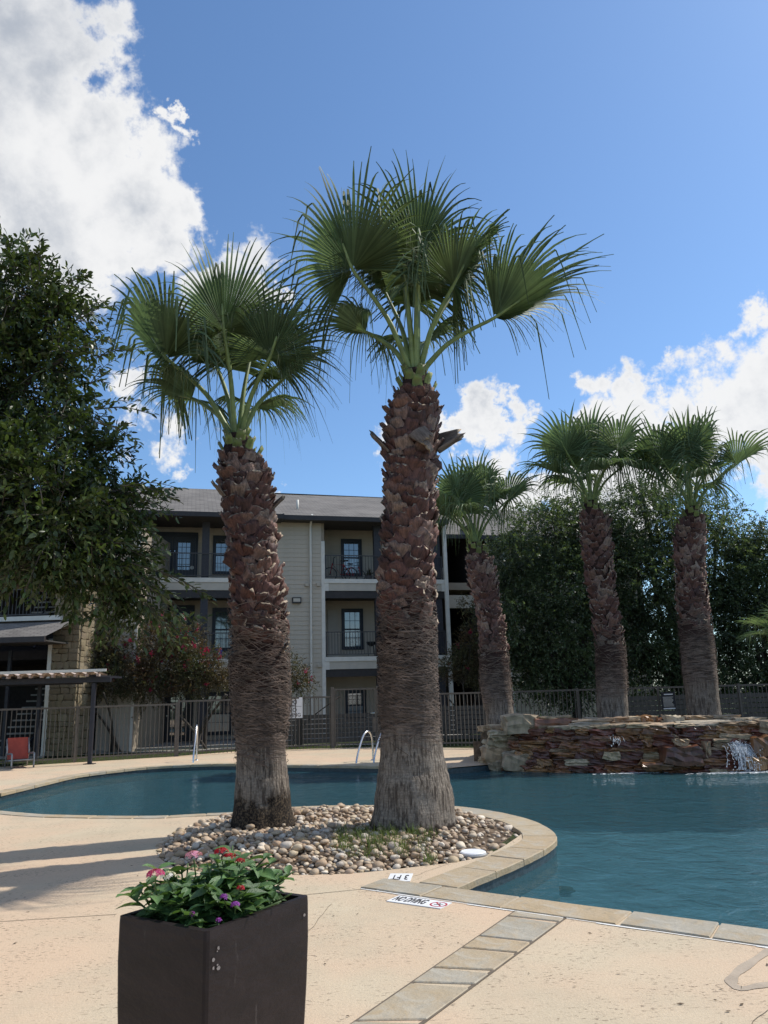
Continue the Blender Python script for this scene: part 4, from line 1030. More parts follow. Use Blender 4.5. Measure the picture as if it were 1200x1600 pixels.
def french(x0,x1,y0,y1,d=DEP, ornament=False):
    s0,zt = FP(x0,y0,d); s1,zb = FP(x1,y1,d); w_ = s1-s0
    b = MB().box(s0,s1,d-.07,d-.026,zt-.10,zt+.08).box(s0,s0+.09,d-.07,d-.026,zb,zt-.10).box(s1-.09,s1,d-.07,d-.026,zb,zt-.10)
    fr_ = b.build('door_frame', 'trim_blue', bld); hw = (w_-.18)/2
    for q in (0,1):
        a = s0+.09+q*hw; dd = box('door', a+.006, a+hw-.006, d-.06, d-.028, zb, zt-.105, 'door_dark', bld)
        lo = Vector((a+hw/2, d-.044, (zb+zt-.105)/2)); g0, g1 = a+.20, a+hw-.20; z0, z1 = zb+.25, zt-.30
        cols, rows = 3, 5
        for i in range(cols):
            for j in range(rows):
                gx = g0+(g1-g0)*i/cols; gz = z0+(z1-z0)*j/rows
                o_ = box('pane', gx+.011, gx+(g1-g0)/cols-.011, d-.066, d-.0605, gz+.011, gz+(z1-z0)/rows-.011, 'glass', dd); o_.location = Vector(o_.location)-lo
        o_ = box('handle', (a+.07) if q else (a+hw-.10), (a+.10) if q else (a+hw-.07), d-.10, d-.061, zb+1.0, zb+1.03, 'chrome', dd); o_.location = Vector(o_.location)-lo
french(231,308,834,901); window(338,360,843,893); window(537,561,848,896)
french(226,302,949,1026); window(337,362,956,1012); window(538,563,957,1010)
window(326,358,1088,1142); french(215,300,1068,1160); window(543,567,1084,1120)
# storage door on the first balcony
s0,_ = FP(512,980,DEP); bbox('door', s0, s0+.42, DEP-.05, DEP-.026, Z1, Z1+2.0, 'panel')
# roof and eaves
def slope(name, pts, mt, uvs):
    me = mesh(name, pts, [tuple(range(len(pts)))], mt); uv = me.uv_layers.new(name='uv')
    for i, c in enumerate(uvs): uv.data[i].uv = c
    return link(name, me, parent=bld)
def roof(s0,s1,d0,d1,z0,z1, sl=0, sr=0):
    L = math.hypot(d1-d0,z1-z0); slope('roof', [(s0,d0,z0),(s1,d0,z0),(s1-sr,d1,z1),(s0+sl,d1,z1)], 'shingles', [(s0,0),(s1,0),(s1-sr,L),(s0+sl,L)])
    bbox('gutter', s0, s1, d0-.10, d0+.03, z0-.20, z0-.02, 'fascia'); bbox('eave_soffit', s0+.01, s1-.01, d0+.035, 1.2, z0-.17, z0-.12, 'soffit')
sm_ = FP(443,800,-.9)[0]; zl = FP(300,799,-.9)[1]; zr = FP(540,807,-.6)[1]
RD_ = 5.6
rt = FP(430,768,RD_)[1]; rt2 = FP(600,778,RD_)[1]
roof(sA-1, sm_, -.9, RD_, zl, rt, 0, 0); roof(sm_, FP(700,811,-.6)[0], -.6, RD_, zr, rt2, 0, 0)
bbox('roof_end', sm_-.03, sm_+.03, -.9, -.55, zl-.20, zl+.02, 'fascia')
slope('roof', [(sA-1,RD_,rt),(sE+4,RD_,rt2-.01),(sE+4,13,zl),(sA-1,13,zl)], 'shingles', [(0,0),(10,0),(10,8),(0,8)])
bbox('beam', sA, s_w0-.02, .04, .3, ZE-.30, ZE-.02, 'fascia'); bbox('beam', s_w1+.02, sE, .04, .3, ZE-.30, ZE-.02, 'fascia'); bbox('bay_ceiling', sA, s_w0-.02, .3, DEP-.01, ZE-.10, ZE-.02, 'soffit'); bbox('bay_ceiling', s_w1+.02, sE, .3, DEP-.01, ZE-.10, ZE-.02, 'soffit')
v_s = FP(465,792,1.0)[0]; MB().tube([(v_s,1.0,9.0),(v_s,1.0,9.55)], .05, 10).build('vent_pipe', 'trim', bld, True)
v_s = FP(793,797,5)[0]
# downspout, wall lamp, vents
sd = FP(485,900)[0]; b = MB().tube([(sd,-.55,ZE-.15),(sd,-.30,ZE-.35),(sd,-.10,ZE-.5),(sd,-.085,ZE-.6),(sd,-.085,.1)], .045, 6); b.build('downspout', 'trim', bld)
s0, z0 = FP(456,943); s1, z1 = FP(470,934); b = MB().box(s0,s1,-.16,-.028,z0,z1); wl = b.build('wall_lamp', 'fascia', bld); box('lens', s0+.04,s1-.04,-.165,-.161,z0+.05,z1-.04, 'panel', wl)
for (x,y) in ((446,916),(479,914),(497,914),(478,1039),(498,1040)): s, z = FP(x,y); bbox('vent_hood', s-.07,s+.07,-.12,-.027,z-.06,z+.06, 'siding')
# stone pier and right end
def stone_face(s0, s1, d, z0, z1, parent, rowh=.24, seed=1, w=.30, side=False):
    r = random.Random(seed); z = z0
    while z < z1-.05:
        h = min(rowh*r.uniform(.75,1.25), z1-z); s = s0
        while s < s1-.03:
            l = min(w*r.uniform(.6,1.4), s1-s); l = s1-s if s1-s-l < .08 else l
            key = ('st',round(l,1),round(h,1)); dd = r.uniform(.03,.06)
            if key not in _bc:
                mm = rock_mesh(300+len(_bc)%40, 1); mm.materials.append(M['wallstone']); mm.name = 'stone'; _bc[key] = mm
            if side: link('stone', _bc[key], parent=parent, loc=(d,s+l/2,z+h/2), scale=(.10+dd,l*1.0,h*.97))
            else: link('stone', _bc[key], parent=parent, loc=(s+l/2,d-dd/2+.03,z+h/2), scale=(l*1.0,.10+dd,h*.97))
            s += l
        z += h
q0 = FP(681,1000,.0)[0]; q1 = FP(699,1000,.0)[0]
bbox('pier', sE+.02, q1+.02, .03, 2.5, -.05, ZE-.15, 'mortar'); stone_face(sE+.02, q1+.02, 0, 0, ZE-.2, bld, .22, 3, .24)
sq = FP(702,1000,-.1)[0]; bbox('corner_post', sq-.07, sq+.07, -.12, .02, -.05, ZE-.1, 'trim')
sr0 = q1+.10; sr1 = FP(737,900,1.0)[0]
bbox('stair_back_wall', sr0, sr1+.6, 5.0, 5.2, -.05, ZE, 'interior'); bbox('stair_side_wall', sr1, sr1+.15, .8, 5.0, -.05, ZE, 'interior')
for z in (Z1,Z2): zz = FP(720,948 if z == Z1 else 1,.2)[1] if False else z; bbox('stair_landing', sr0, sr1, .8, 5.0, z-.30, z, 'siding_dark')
bbox('stair_landing_face', sr0, sr1, .7, .79, FP(720,950,.7)[1], FP(720,930,.7)[1], 'panel')
bbox('wall', sr1+.15, sr1+9.0, 2.2, 8, -.05, 8.2, 'siding_dark'); stone_face(sr1+.16, sr1+.16+.9, 2.18, 0, 8.1, bld, .24, 9, .3)
siding(sr1+1.1, sr1+7.0, 2.198, 0, 8.1)
bbox('corner_trim', sr1+2.0, sr1+2.12, 2.14, 2.19, 0, 8.1, 'trim')
zr2 = FP(770,837,1.3)[1]; rt3 = FP(800,797,7.0)[1]
L_ = 6; slope('roof', [(sr0-.1,1.2,zr2),(sr1+9.5,1.2,zr2),(sr1+9.5,7.0,rt3),(sr0-.1,7.0,rt3)], 'shingles', [(0,0),(12,0),(12,L_),(0,L_)])
bbox('gutter', sr0+.05, sr1+9.5, 1.10, 1.21, zr2-.20, zr2-.02, 'fascia'); bbox('roof_deck', sr0, sr1+9.4, 1.22, 7, zr2-.18, zr2-.12, 'soffit')
bbox('window', sr1+2.6, sr1+3.8, 2.10, 2.16, 6.2, 7.9, 'trim_blue')
# ground slab of the patios
bbox('patio_slab', sA, sE, -1.9, DEP, -.05, .06, 'concrete')

# things on the balconies
def on_balcony(x, y, d, z): s, _ = FP(x,y,d); return B0+bu*s+bn*d+Vector((0,0,z))
def bicycle(name, label, p, rz, col, sc):
    t = thing(name, label, 'bicycle', p, rz, 'bicycles on the third floor balcony')
    for x in (-.38*sc,.38*sc): 
        V,F = ring(.24*sc,.02*sc,24,5); MB().add([(v[0],v[2],v[1]) for v in V],F).tube([(0,-.02,0),(0,.02,0)],.03,8).build('wheel','black_plastic',t,True,loc=(x,0,.26*sc))
    b = MB().tube([(-.38*sc,0,.26*sc),(-.12*sc,0,.60*sc),(.28*sc,0,.62*sc),(0,0,.26*sc),(-.12*sc,0,.60*sc)],.018*sc,6).tube([(.28*sc,0,.66*sc),(.38*sc,0,.26*sc)],.018*sc,6).tube([(-.38*sc,0,.26*sc),(0,0,.26*sc)],.014*sc,6)
    b.build('bicycle_frame',col,t,True); MB().tube([(.27*sc,0,.62*sc),(.24*sc,0,.84*sc)],.014*sc,6).tube([(.22*sc,-.22*sc,.86*sc),(.24*sc,0,.84*sc),(.22*sc,.22*sc,.86*sc)],.014*sc,6).build('handlebar','black_plastic',t,True)
    MB().tube([(-.12*sc,0,.6*sc),(-.15*sc,0,.74*sc)],.013*sc,6).build('seat_post','chrome',t,True); MB().box(-.27*sc,-.02*sc,-.06*sc,.06*sc,.74*sc,.78*sc).build('saddle','black_plastic',t)
bicycle('bicycle', 'larger bicycle with raised handlebars on the third floor balcony', on_balcony(532,895,.75,Z2), BA+math.pi, 'red_cloth', 1.15)
bicycle('bicycle', 'small red child bicycle behind the railing of the third floor balcony', on_balcony(552,898,.45,Z2), BA+.3, 'red_cloth', .9)
def tuft_plant(name, label, p, n_, h, pot_r, mt='leaf_myrtle', group=None):
    t = thing(name, label, 'potted plant', p, 0, group); MB().add(*lathe([(pot_r*.7,0),(pot_r,pot_r*1.5),(pot_r*.9,pot_r*1.5),(.0,pot_r*1.4)],14)).build('pot','pot',t,True)
    V=[];F=[];k=0
    for i in range(n_):
        a=random.uniform(0,6.28); e=random.uniform(.3,1.4); L=h*random.uniform(.5,1); d=Vector((math.cos(a)*math.cos(e),math.sin(a)*math.cos(e),math.sin(e))); s_=Vector((-d.y,d.x,0)).normalized()*.018; z0=Vector((0,0,pot_r*1.4))
        V+=[z0,z0+d*L*.5+s_,z0+d*L-Vector((0,0,L*.1)),z0+d*L*.5-s_];F.append((k,k+1,k+2,k+3));k+=4
    stuff(link('foliage',mesh('foliage',V,F,mt),parent=t))
tuft_plant('potted_plant', 'potted plant behind the railing of the third floor balcony, right of the bicycles', on_balcony(576,897,.6,Z2), 60, .45, .16)
p = on_balcony(683,890,.3,Z2); t = thing('white_bin', 'white translucent box standing at the right end of the third floor balcony', 'box', p, BA)
MB().box(-.22,.22,-.15,.15,0,.52).build('body','white_paint',t); box('lid',-.24,.24,-.17,.17,.522,.56,'blind',t)
p = on_balcony(684,1000,.3,Z1); t = thing('folded_umbrella', 'closed red umbrella leaning at the right end of the second floor balcony', 'umbrella', p, BA)
MB().tube([(0,0,0),(-.10,.1,1.7)],.015,6).build('pole','dark_metal',t); MB().tube([(-.02,.02,.35),(-.04,.04,.7),(-.09,.09,1.5),(-.10,.10,1.62)],[.05,.055,.03,.01],8).build('canopy','red_cloth',t,True)
p = on_balcony(580,1008,.5,Z1); t = thing('table_grill', 'small black grill on the second floor balcony beside the tall palm', 'grill', p, BA)
MB().add(*lathe([(.05,.42),(.16,.48),(.19,.56),(.19,.60),(.0,.60)],16)).build('bowl','black_plastic',t,True); MB().tube([(-.13,0,0),(-.08,0,.5)],.012,5).tube([(.13,.08,0),(.08,.04,.5)],.012,5).tube([(.13,-.08,0),(.08,-.04,.5)],.012,5).build('stand','black_plastic',t)
mat('rb0',(.02,.12,.6),.5); mat('rb1',(.0,.45,.35),.5); mat('rb2',(.25,.05,.5),.5)
p = on_balcony(341,1022,.25,Z1+.28); t = thing('pinwheel', 'blue green and violet pinwheel stuck on the second floor balcony rail', 'pinwheel', p, BA)
for i in range(9):
    a = i*2*math.pi/9; MB().add([(0,-.02,0),(.17*math.cos(a),-.04,.17*math.sin(a)),(.15*math.cos(a+.6),.0,.15*math.sin(a+.6))],[(0,1,2)]).build('vane','rb%d'%(i%3),t)
MB().tube([(0,0,0),(0,0,-.3)],.008,5).build('stick','white_paint',t)
p = on_balcony(300,887,DEP-.12,0); p.z = FP(300,887,DEP-.12)[1]; t = thing('door_ornament', 'round pale wooden disc hanging on a cord at the third floor french doors', 'door ornament', p, BA)
MB().tube([(0,-.012,0),(0,.012,0)],.075,20).build('disc','trim',t); MB().tube([(0,0,.07),(0,0,.34)],.006,4).build('cord','trim',t)

# ================================================================== STAIR BUILDING on the left
sb = thing('stair_building', 'stone pillared stair building with dark open stairwell and small shingled awning', 'building', (-10.74,24.95,0), rad(-2))
def L_(x, y, Y): p = P(x,y,Y)-Vector((-10.74,24.95,0)); return p.x, p.z
w = .86
box('pier', .02,w-.02,.04,1.4,-.05,7.6, 'mortar', sb); stone_face(0,w,0,0,7.6,sb,.20,21,.27); stone_face(.02,1.4,w-.02,0,7.6,sb,.20,22,.27,side=True)
box('corner_trim', -.12,0,-.08,.06,-.05,3.62,'trim',sb)
box('side_wall', w+.02,w+1.28,1.6,4.8,-.05,7.6,'siding_dark',sb); siding(w+.03,w+1.26,1.598,0,7.6,sb); box('corner_trim', w+1.20,w+1.30,1.53,1.57,-.05,7.6,'trim',sb)
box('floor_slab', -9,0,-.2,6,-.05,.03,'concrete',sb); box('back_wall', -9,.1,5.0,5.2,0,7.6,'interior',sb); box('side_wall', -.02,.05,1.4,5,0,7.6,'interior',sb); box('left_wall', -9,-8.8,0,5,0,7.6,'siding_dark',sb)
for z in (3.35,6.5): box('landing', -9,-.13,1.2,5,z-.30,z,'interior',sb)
zt = L_(60,966,24.0)[1]; zb2 = L_(60,993,23.0)[1]
me = mesh('awning', [(-9,-1.7,zb2),(.55,-1.7,zb2),(.80,-.10,zt),(-9,-.10,zt)], [(0,1,2,3)], 'shingles'); uv = me.uv_layers.new(name='uv')
for i, c in enumerate([(0,0),(9.5,0),(9.8,2),(0,2)]): uv.data[i].uv = c
link('awning', me, parent=sb); box('gutter', -9,.56,-1.80,-1.69,zb2-.17,zb2-.01,'fascia',sb); box('awning_soffit', -9,.50,-1.68,.0,zb2-.14,zb2-.10,'soffit',sb)
box('ledge', -9,.30,-.30,-.09,zt+.005,zt+.15,'trim',sb)
# upper opening: railing and flight of treads seen behind
def treads(x0,x1,y,z0,z1,n_,dx,dirx):
    for i in range(n_):
        t = i/(n_-1); xx = x0+dx*t*dirx; box('stair_tread', xx, xx+(x1-x0), y+t*2.2, y+t*2.2+.28, z0+(z1-z0)*t-.05, z0+(z1-z0)*t, 'concrete', sb)
treads(-2.5,-1.45,1.5,.25,3.2,15,.9,1)
treads(-2.2,-1.1,1.5,3.6,6.4,15,.4,1)
for zz in (.1, 3.35):
    MB().tube([(-1.35,1.45,zz+.1),(-.40,3.7,zz+3.0)],.05,6).build('stringer','dark_metal',sb); MB().tube([(-1.35,1.45,zz+1.0),(-.40,3.7,zz+3.9)],.03,6).build('handrail','dark_metal',sb)
rb = MB().box(-9,-.14,-.20,-.16,zt+1.02,zt+1.06).box(-9,-.14,-.20,-.16,zt+.20,zt+.23).build('railing','railing',sb); m_ = MB().box(-.009,.009,-.009,.009,0,.84); me = mesh('baluster', m_.V, m_.F, 'railing')
x = -8.9
while x < -.15: link('baluster', me, parent=rb, loc=(x,-.18,zt+.22)); x += .12
box('post', -1.55,-1.45,.2,.3,0,3.3,'post_blue',sb)
box('upper_wall', -9,0,-.02,.2,6.2,7.6,'siding',sb)

# ================================================================== PERGOLA
pa = G(140,1194); pb = G(60,1190)
pg = thing('pergola', 'dark metal framed shade canopy with pale corrugated sheet roof', 'pergola', (pa.x,pa.y,0), rad(0))
zt = 2.13
def post(x, y): 
    box('post', x-.05,x+.05,y-.05,y+.05,.02,zt-.02,'dark_metal',pg,.005); box('base_plate', x-.14,x+.14,y-.10,y+.10,.002,.018,'dark_metal',pg)
for (x,y) in ((0,0),(-2.25,1.75),(-3.4,0),(-5.3,1.75)): post(x,y)
box('beam', -5.5,.45,-.06,.06,zt,zt+.14,'dark_metal',pg); box('beam', -5.5,-1.0,1.69,1.81,zt,zt+.14,'dark_metal',pg)
for x in (-5.3,-3.4,-2.25,0.0): box('cross_beam', x-.04,x+.04,-.5,2.1,zt+.142,zt+.20,'dark_metal',pg)
# corrugated panels: wavy sheets side by side
k = 0; x = -5.65
while x < -.2:
    V = []; F = []; nn_ = 24
    for j, y in enumerate((-.62,2.2)):
        for lay in (0,1):
            for i in range(nn_+1):
                t = i/nn_; V.append((x+.62*t-.80*j, y, zt+.245+.035*math.sin(t*2*math.pi*2.0)+lay*.006+.02*j))
    q = nn_+1
    for i in range(nn_):
        F += [(i+q,i+1+q,i+1+3*q,i+3*q),(i,i+2*q,i+1+2*q,i+1),(i,i+1,i+1+q,i+q)]
    link('roof_sheet', mesh('roof_sheet',V,F,'sheet_metal',True), parent=pg); x += .60
box('fascia', -5.5,.54,-.66,-.63,zt+.26,zt+.33,'trim',pg)
x = -5.4
while x < .5: box('rafter_end', x-.035,x+.035,-.60,-.48,zt+.142,zt+.205,'sheet_metal',pg); x += .30

# lounge chair under it
ch = thing('sling_chair', 'low red sling pool chair with silver arm frame at the left deck edge', 'chair', (*G(30,1199).xy,0), rad(6))
b = MB()
for y in (-.27,.27):
    b = MB().tube(catmull([(.34,y,0),(.33,y,.30),(.25,y,.36),(-.10,y,.34),(-.32,y,.34)],3), .022, 6).build('arm','chair_frame',ch,True)
    MB().tube([(-.38,y,0),(-.30,y,.25),(-.22,y,.40),(-.36,y,.72)], .02, 6).build('leg','chair_frame',ch,True)
    MB().tube([(.34,y,.20),(-.30,y,.16)], .02, 6).build('seat_rail','chair_frame',ch,True)
MB().tube([(.33,-.27,.20),(.33,.27,.20)], .018, 6).build('stretcher','chair_frame',ch,True)
MB().add([(.32,-.25,.215),(.32,.25,.215),(-.20,.25,.17),(-.20,-.25,.17),(.32,-.25,.205),(.32,.25,.205),(-.20,.25,.16),(-.20,-.25,.16)],[(0,1,2,3),(7,6,5,4),(0,4,5,1),(1,5,6,2),(2,6,7,3),(3,7,4,0)]).build('seat','sling',ch)
# backrest, turned so that its face shows
MB().add([(-.20,-.26,.20),(-.20,.26,.20),(-.36,.26,.74),(-.36,-.26,.74),(-.215,-.26,.20),(-.215,.26,.20),(-.375,.26,.74),(-.375,-.26,.74)],[(0,1,2,3),(7,6,5,4),(0,4,5,1),(1,5,6,2),(2,6,7,3),(3,7,4,0)]).build('backrest','sling',ch)
ch.rotation_euler = (0,0,rad(-52))

# ================================================================== POOL FENCE
pkm = {}
def fence(name, label, a, b_, h=1.55, seed=0, gate=False, post_every=2.4, group='panels of the metal pool fence'):
    a = Vector(a); b_ = Vector(b_); d = b_-a; L = d.length; d.normalize()
    t = thing(name, label, 'gate' if gate else 'fence', (a.x,a.y,0), math.atan2(d.y,d.x), None)
    box('top_rail', 0,L,-.022,.022,h-.05,h,'fence',t); box('bottom_rail', 0,L,-.018,.018,.10,.14,'fence',t)
    if h not in pkm: m_ = MB().box(-.010,.010,-.010,.010,0,h-.08); pkm[h] = mesh('picket', m_.V, m_.F, 'fence')
    x = .10
    while x < L-.05: link('picket', pkm[h], parent=t, loc=(x,0,.03)); x += .122
    if gate:
        box('stile', 0,.05,-.025,.025,.05,h-.002,'fence',t); box('stile', L-.05,L,-.025,.025,.05,h-.002,'fence',t)
        MB().tube([(L-.05,-.05,h*.57),(L-.18,-.07,h*.57)],.012,6).build('handle','chrome',t); box('lock_box', L-.11,L-.02,-.045,.045,h*.25,h*.50,'fence',t)
    else:
        x = 0; nposts = max(1,round(L/post_every))
        for i in range(nposts+1): xx = L*i/nposts; box('post', xx-.03,xx+.03,-.03,.03,0,h+.03,'fence',t); 
    return t
fa = G(-60,1202); f0 = G(275,1182); f1 = Vector((-4.75,24.7,0)); f2 = Vector((-2.9,24.85,0)); g0 = Vector((-1.75,24.98,0)); g1 = Vector((-.42,25.02,0))
fence('pool_fence', 'brown metal picket fence run behind the pergola and red chair', (fa.x,fa.y,0), (f0.x-.03,f0.y,0), 1.50)
fence('pool_fence', 'brown metal picket fence run between the pergola run and the gate, behind the left palm', (f0.x+.03,f0.y+.02,0), (g0.x-.08,g0.y,0), 1.58)
fence('pool_gate', 'brown metal picket gate with silver lever handle, left of the tall palm', g0, g1, 1.80, gate=True)
gp = MB().box(-.05,.05,-.05,.05,0,1.86); 
for p, lab in ((g0-Vector((.045,0,0)),'square brown hinge post on the left of the pool gate'),(g1+Vector((.06,0,0)),'square brown latch post on the right of the pool gate')):
    tag(link('gate_post', mesh('gate_post', gp.V, gp.F, 'fence'), loc=(p.x,p.y,0)), lab, 'gate post')
fence('pool_fence', 'brown metal picket fence run between the gate and the leaning palm', (g1.x+.14,g1.y-.02,0), (3.1,23.35,0), 1.58)
fence('pool_fence', 'brown metal picket fence run behind the rock waterfall', (3.16,23.33,0), (15,23.2,0), 1.58)
# NO DIVING sign on the fence
p = P(457,1106,24.6); t = thing('warning_sign', 'white NO DIVING sign fixed on the fence, half hidden by the left palm', 'sign', (p.x,p.y,p.z), rad(3))
box('plate', -.31,.31,-.01,.0,-.31,.31,'white_paint',t)
def upr(me, name, x, z): o_ = link(name, me, parent=t, loc=(x,-.012,z)); o_.rotation_euler = (rad(90),0,0); return o_
upr(text_mesh('NO', .17, 'black_print'), 'lettering', .0, -.07); upr(text_mesh('DIVING', .155, 'black_print'), 'lettering', .0, -.22)
V,F = ring(.105,.011,28,5); b = MB().add(V,F).tube([(-.07,.07,0),(.07,-.07,0)],.010,5).tube([(-.07,-.05,0),(.02,.02,0),(.06,.05,0)],.010,5); o_ = b.build('prohibition_ring','black_print',t,loc=(.02,-.012,.175)); o_.rotation_euler = (rad(90),0,0); o_.scale = (1,1,.3)
box('divider', -.28,.28,-.014,-.011,.035,.043,'black_print',t)
# rules board
p = P(1044,1095,23.2); t = thing('rules_sign', 'small black rules sign with white lines of text on the right fence', 'sign', (p.x,p.y-.03,p.z), 0)
box('plate', -.20,.20,-.01,0,-.25,.25,'black_print',t); box('title_line', -.12,.14,-.014,-.011,.17,.20,'white_paint',t)
for i in range(9): box('text_line', -.16,.15-random.uniform(0,.06),-.014,-.011,.10-.032*i,.112-.032*i,'trim',t)
box('text_line', -.17,.17,-.014,-.011,-.235,-.20,'white_paint',t)

# low slatted patio fences behind the pool fence, every board a piece
def slat_fence(label, a, b_, h, bh=.135, gap=.022, seed=0):
    a = Vector(a); b_ = Vector(b_); d = b_-a; L = d.length; t = thing('slat_fence', label, 'fence', (a.x,a.y,0), math.atan2(d.y,d.x)); z = .06
    nb = max(1,round(L/2.2)); bl = L/nb
    while z+bh < h:
        for i in range(nb): box('board', i*bl+.006,(i+1)*bl-.006,-.012,.012,z,z+bh,'slat',t)
        z += bh+gap
    for i in range(nb+1): box('post', i*bl-.045,i*bl+.045,.02,.11,0,h+.02,'slat',t)
slat_fence('low brown slatted patio fence seen through the gate', (-3.0,26.9,0), (-.1,27.4,0), 1.12)
slat_fence('dark slatted utility screen behind the NO DIVING sign', (-3.9,26.2,0), (-3.04,26.4,0), 1.2)
slat_fence('brown slatted patio fence between the tall palm and the leaning palm', (.1,27.4,0), (3.6,26.4,0), 1.15)
slat_fence('long brown slatted patio fence behind the rock waterfall and rules sign', (7.3,25.6,0), (16,25.6,0), 1.3)
# concrete footpath between fence and building
struct(sheet('footpath', [(-10,26.2),(-2,27.6),(4,26.0),(16,25.3),(16,24.6),(4,25.2),(-2,26.7),(-10,25.4)][::-1], [], -.012, 'concrete'))

# ================================================================== POOL RAILS
def rail(name, label, pts, group=None, flange=()):
    t = thing(name, label, 'handrail', pts[0], 0, group); o_ = Vector(pts[0]); MB().tube([p-o_ for p in catmull(pts,5)], .024, 10).build('tube','chrome',t,True)
    for p in flange: MB().add(*lathe([(.055,0),(.05,.02),(.03,.025),(.026,.03)],14)).build('flange','chrome',t,True,loc=Vector(p)-o_)
    return t
a = G(584,1188); w0 = G(562,1197)
zb = .0
for dx, lab in ((0,'left steel grab rail of the pool ladder beside the tall palm'),(.42,'right steel grab rail of the pool ladder, partly behind the tall palm')):
    A = Vector((a.x+dx-.02,a.y,0)); Bp = Vector((w0.x+dx,w0.y-.30,-.6))
    rail('ladder_rail', lab, [A, A+Vector((0,0,.45)), A+Vector((-.05,-.08,.66)), A+Vector((-.14,-.22,.70)), A+Vector((-.24,-.40,.55)), A+Vector((-.36,-.62,.15)), A+Vector((-.40,-.72,-.2)), A+Vector((-.40,-.74,-.75))], 'pool ladder rails', [A])
a = G(307,1188)
rail('ladder_rail', 'steel handrail standing alone at the far pool edge left of the left palm', [a, a+Vector((0,0,.5)), a+Vector((.02,-.10,.86)), a+Vector((.04,-.25,.90)), a+Vector((.08,-.50,.60)), a+Vector((.10,-.75,.12)), a+Vector((.10,-.8,-.6))], None, [a])
p = P(772,1152,18.5); t = thing('path_light', 'small round-topped white path light at the left end of the rocks', 'light', (p.x,p.y,p.z-.2))
MB().add(*lathe([(.05,-.15),(.05,.18),(.045,.22),(.03,.25),(.0,.26)],14)).build('bollard','trim',t,True)

# ================================================================== FOLIAGE
def leaf_arrays(base, d, nrm, L, Wd, fold=.25, curve=.15):
    """vectorised six-vertex leaves: returns V (n*6,3), F"""
    nL = len(base); side = np.cross(d, nrm); side /= np.linalg.norm(side,axis=1,keepdims=True)+1e-9; nrm = np.cross(side, d)
    L = L[:,None]; Wd = Wd[:,None]
    v0 = base; v1 = base+d*L*.38+side*Wd+nrm*Wd*fold; v2 = base+d*L*.78+side*Wd*.72+nrm*(Wd*fold-curve*L*.4); v3 = base+d*L-nrm*curve*L
    v4 = base+d*L*.78-side*Wd*.72+nrm*(Wd*fold-curve*L*.4); v5 = base+d*L*.38-side*Wd+nrm*Wd*fold
    m1 = base+d*L*.5-nrm*curve*L*.12
    V = np.stack([v0,v1,v2,v3,v4,v5,m1],1).reshape(-1,3); i = np.arange(nL)[:,None]*7
    F = np.concatenate([i+np.array([[0,1,2,6]]), i+np.array([[6,2,3,4]]), i+np.array([[0,6,4,5]])],0)
    return V, F
def quad_leaves(base, d, nrm, L, Wd):
    side = np.cross(d, nrm); side /= np.linalg.norm(side,axis=1,keepdims=True)+1e-9; L = L[:,None]; Wd = Wd[:,None]
    V = np.stack([base, base+d*L*.5+side*Wd, base+d*L, base+d*L*.5-side*Wd],1).reshape(-1,3); i = np.arange(len(base))[:,None]*4
    return V, i+np.array([[0,1,2,3]])
def unit(a): return a/(np.linalg.norm(a,axis=1,keepdims=True)+1e-9)
def sprays(centres, radii, ntw, nleaf, tl, ll, lw, shell=.55, droop=.25, seed=0, keep=None, outward=.8):
    """twigs pointing out of the blobs, leaves along them"""
    g = np.random.default_rng(seed); centres = np.array(centres); radii = np.array(radii)
    if radii.ndim == 1: radii = np.repeat(radii[:,None],3,1)
    vol = radii.prod(1)**(2/3); pick = g.choice(len(centres), ntw, p=vol/vol.sum())
    dr = unit(g.normal(size=(ntw,3))); rr = shell+(1-shell)*g.random(ntw)**.6
    lump = 1+.12*np.sin(dr[:,0]*7+pick)+.12*np.sin(dr[:,2]*9+pick*2)
    pos = centres[pick]+dr*radii[pick]*(rr*lump)[:,None]
    if keep is not None: k_ = keep(pos); pos, dr = pos[k_], dr[k_]
    ntw = len(pos)
    td = unit(dr*outward+g.normal(size=(ntw,3))*.55+np.array([0,0,-droop])); TL = tl*g.uniform(.5,1.3,ntw)
    t = (np.arange(nleaf)+.5)/nleaf
    bp = pos[:,None,:]+td[:,None,:]*(TL[:,None]*t)[:,:,None]+np.array([0,0,-1.])*(droop*TL[:,None]*t**2)[:,:,None]*.6
    axis = unit(g.normal(size=(ntw,3))); perp = unit(np.cross(td,axis)); perp2 = np.cross(td,perp)
    ang = (np.arange(nleaf)*2.4)[None,:]+g.uniform(0,6.28,(ntw,1)); side = perp[:,None,:]*np.cos(ang)[:,:,None]+perp2[:,None,:]*np.sin(ang)[:,:,None]
    ld = unit((td[:,None,:]*.75+side*.8+g.normal(size=(ntw,nleaf,3))*.2+np.array([0,0,-.15])).reshape(-1,3)); nn = unit((td[:,None,:]*-.5+side*.4+np.array([0,0,.9])+g.normal(size=(ntw,nleaf,3))*.45).reshape(-1,3))
    n_ = ntw*nleaf; L = ll*g.uniform(.6,1.25,n_); Wd = L*lw*g.uniform(.8,1.2,n_)
    return bp.reshape(-1,3), ld, nn, L, Wd, (pos, td, TL)
def limbs(b, base, targets, r0, seed, k=7, wob=.15):
    r = random.Random(seed)
    for tg in targets:
        tg = Vector(tg); p = [base.lerp(tg,t)+Vector((r.gauss(0,wob),r.gauss(0,wob),r.gauss(0,wob)*.6))*math.sin(t*3.1)+Vector((0,0,.25*math.sin(t*3.1)*(tg-base).length*.3)) for t in (0,.25,.5,.75,1)]
        p = catmull(p,2); b.tube(p, [r0*(1-.85*i/len(p)) for i in range(len(p))], k, cap=False)

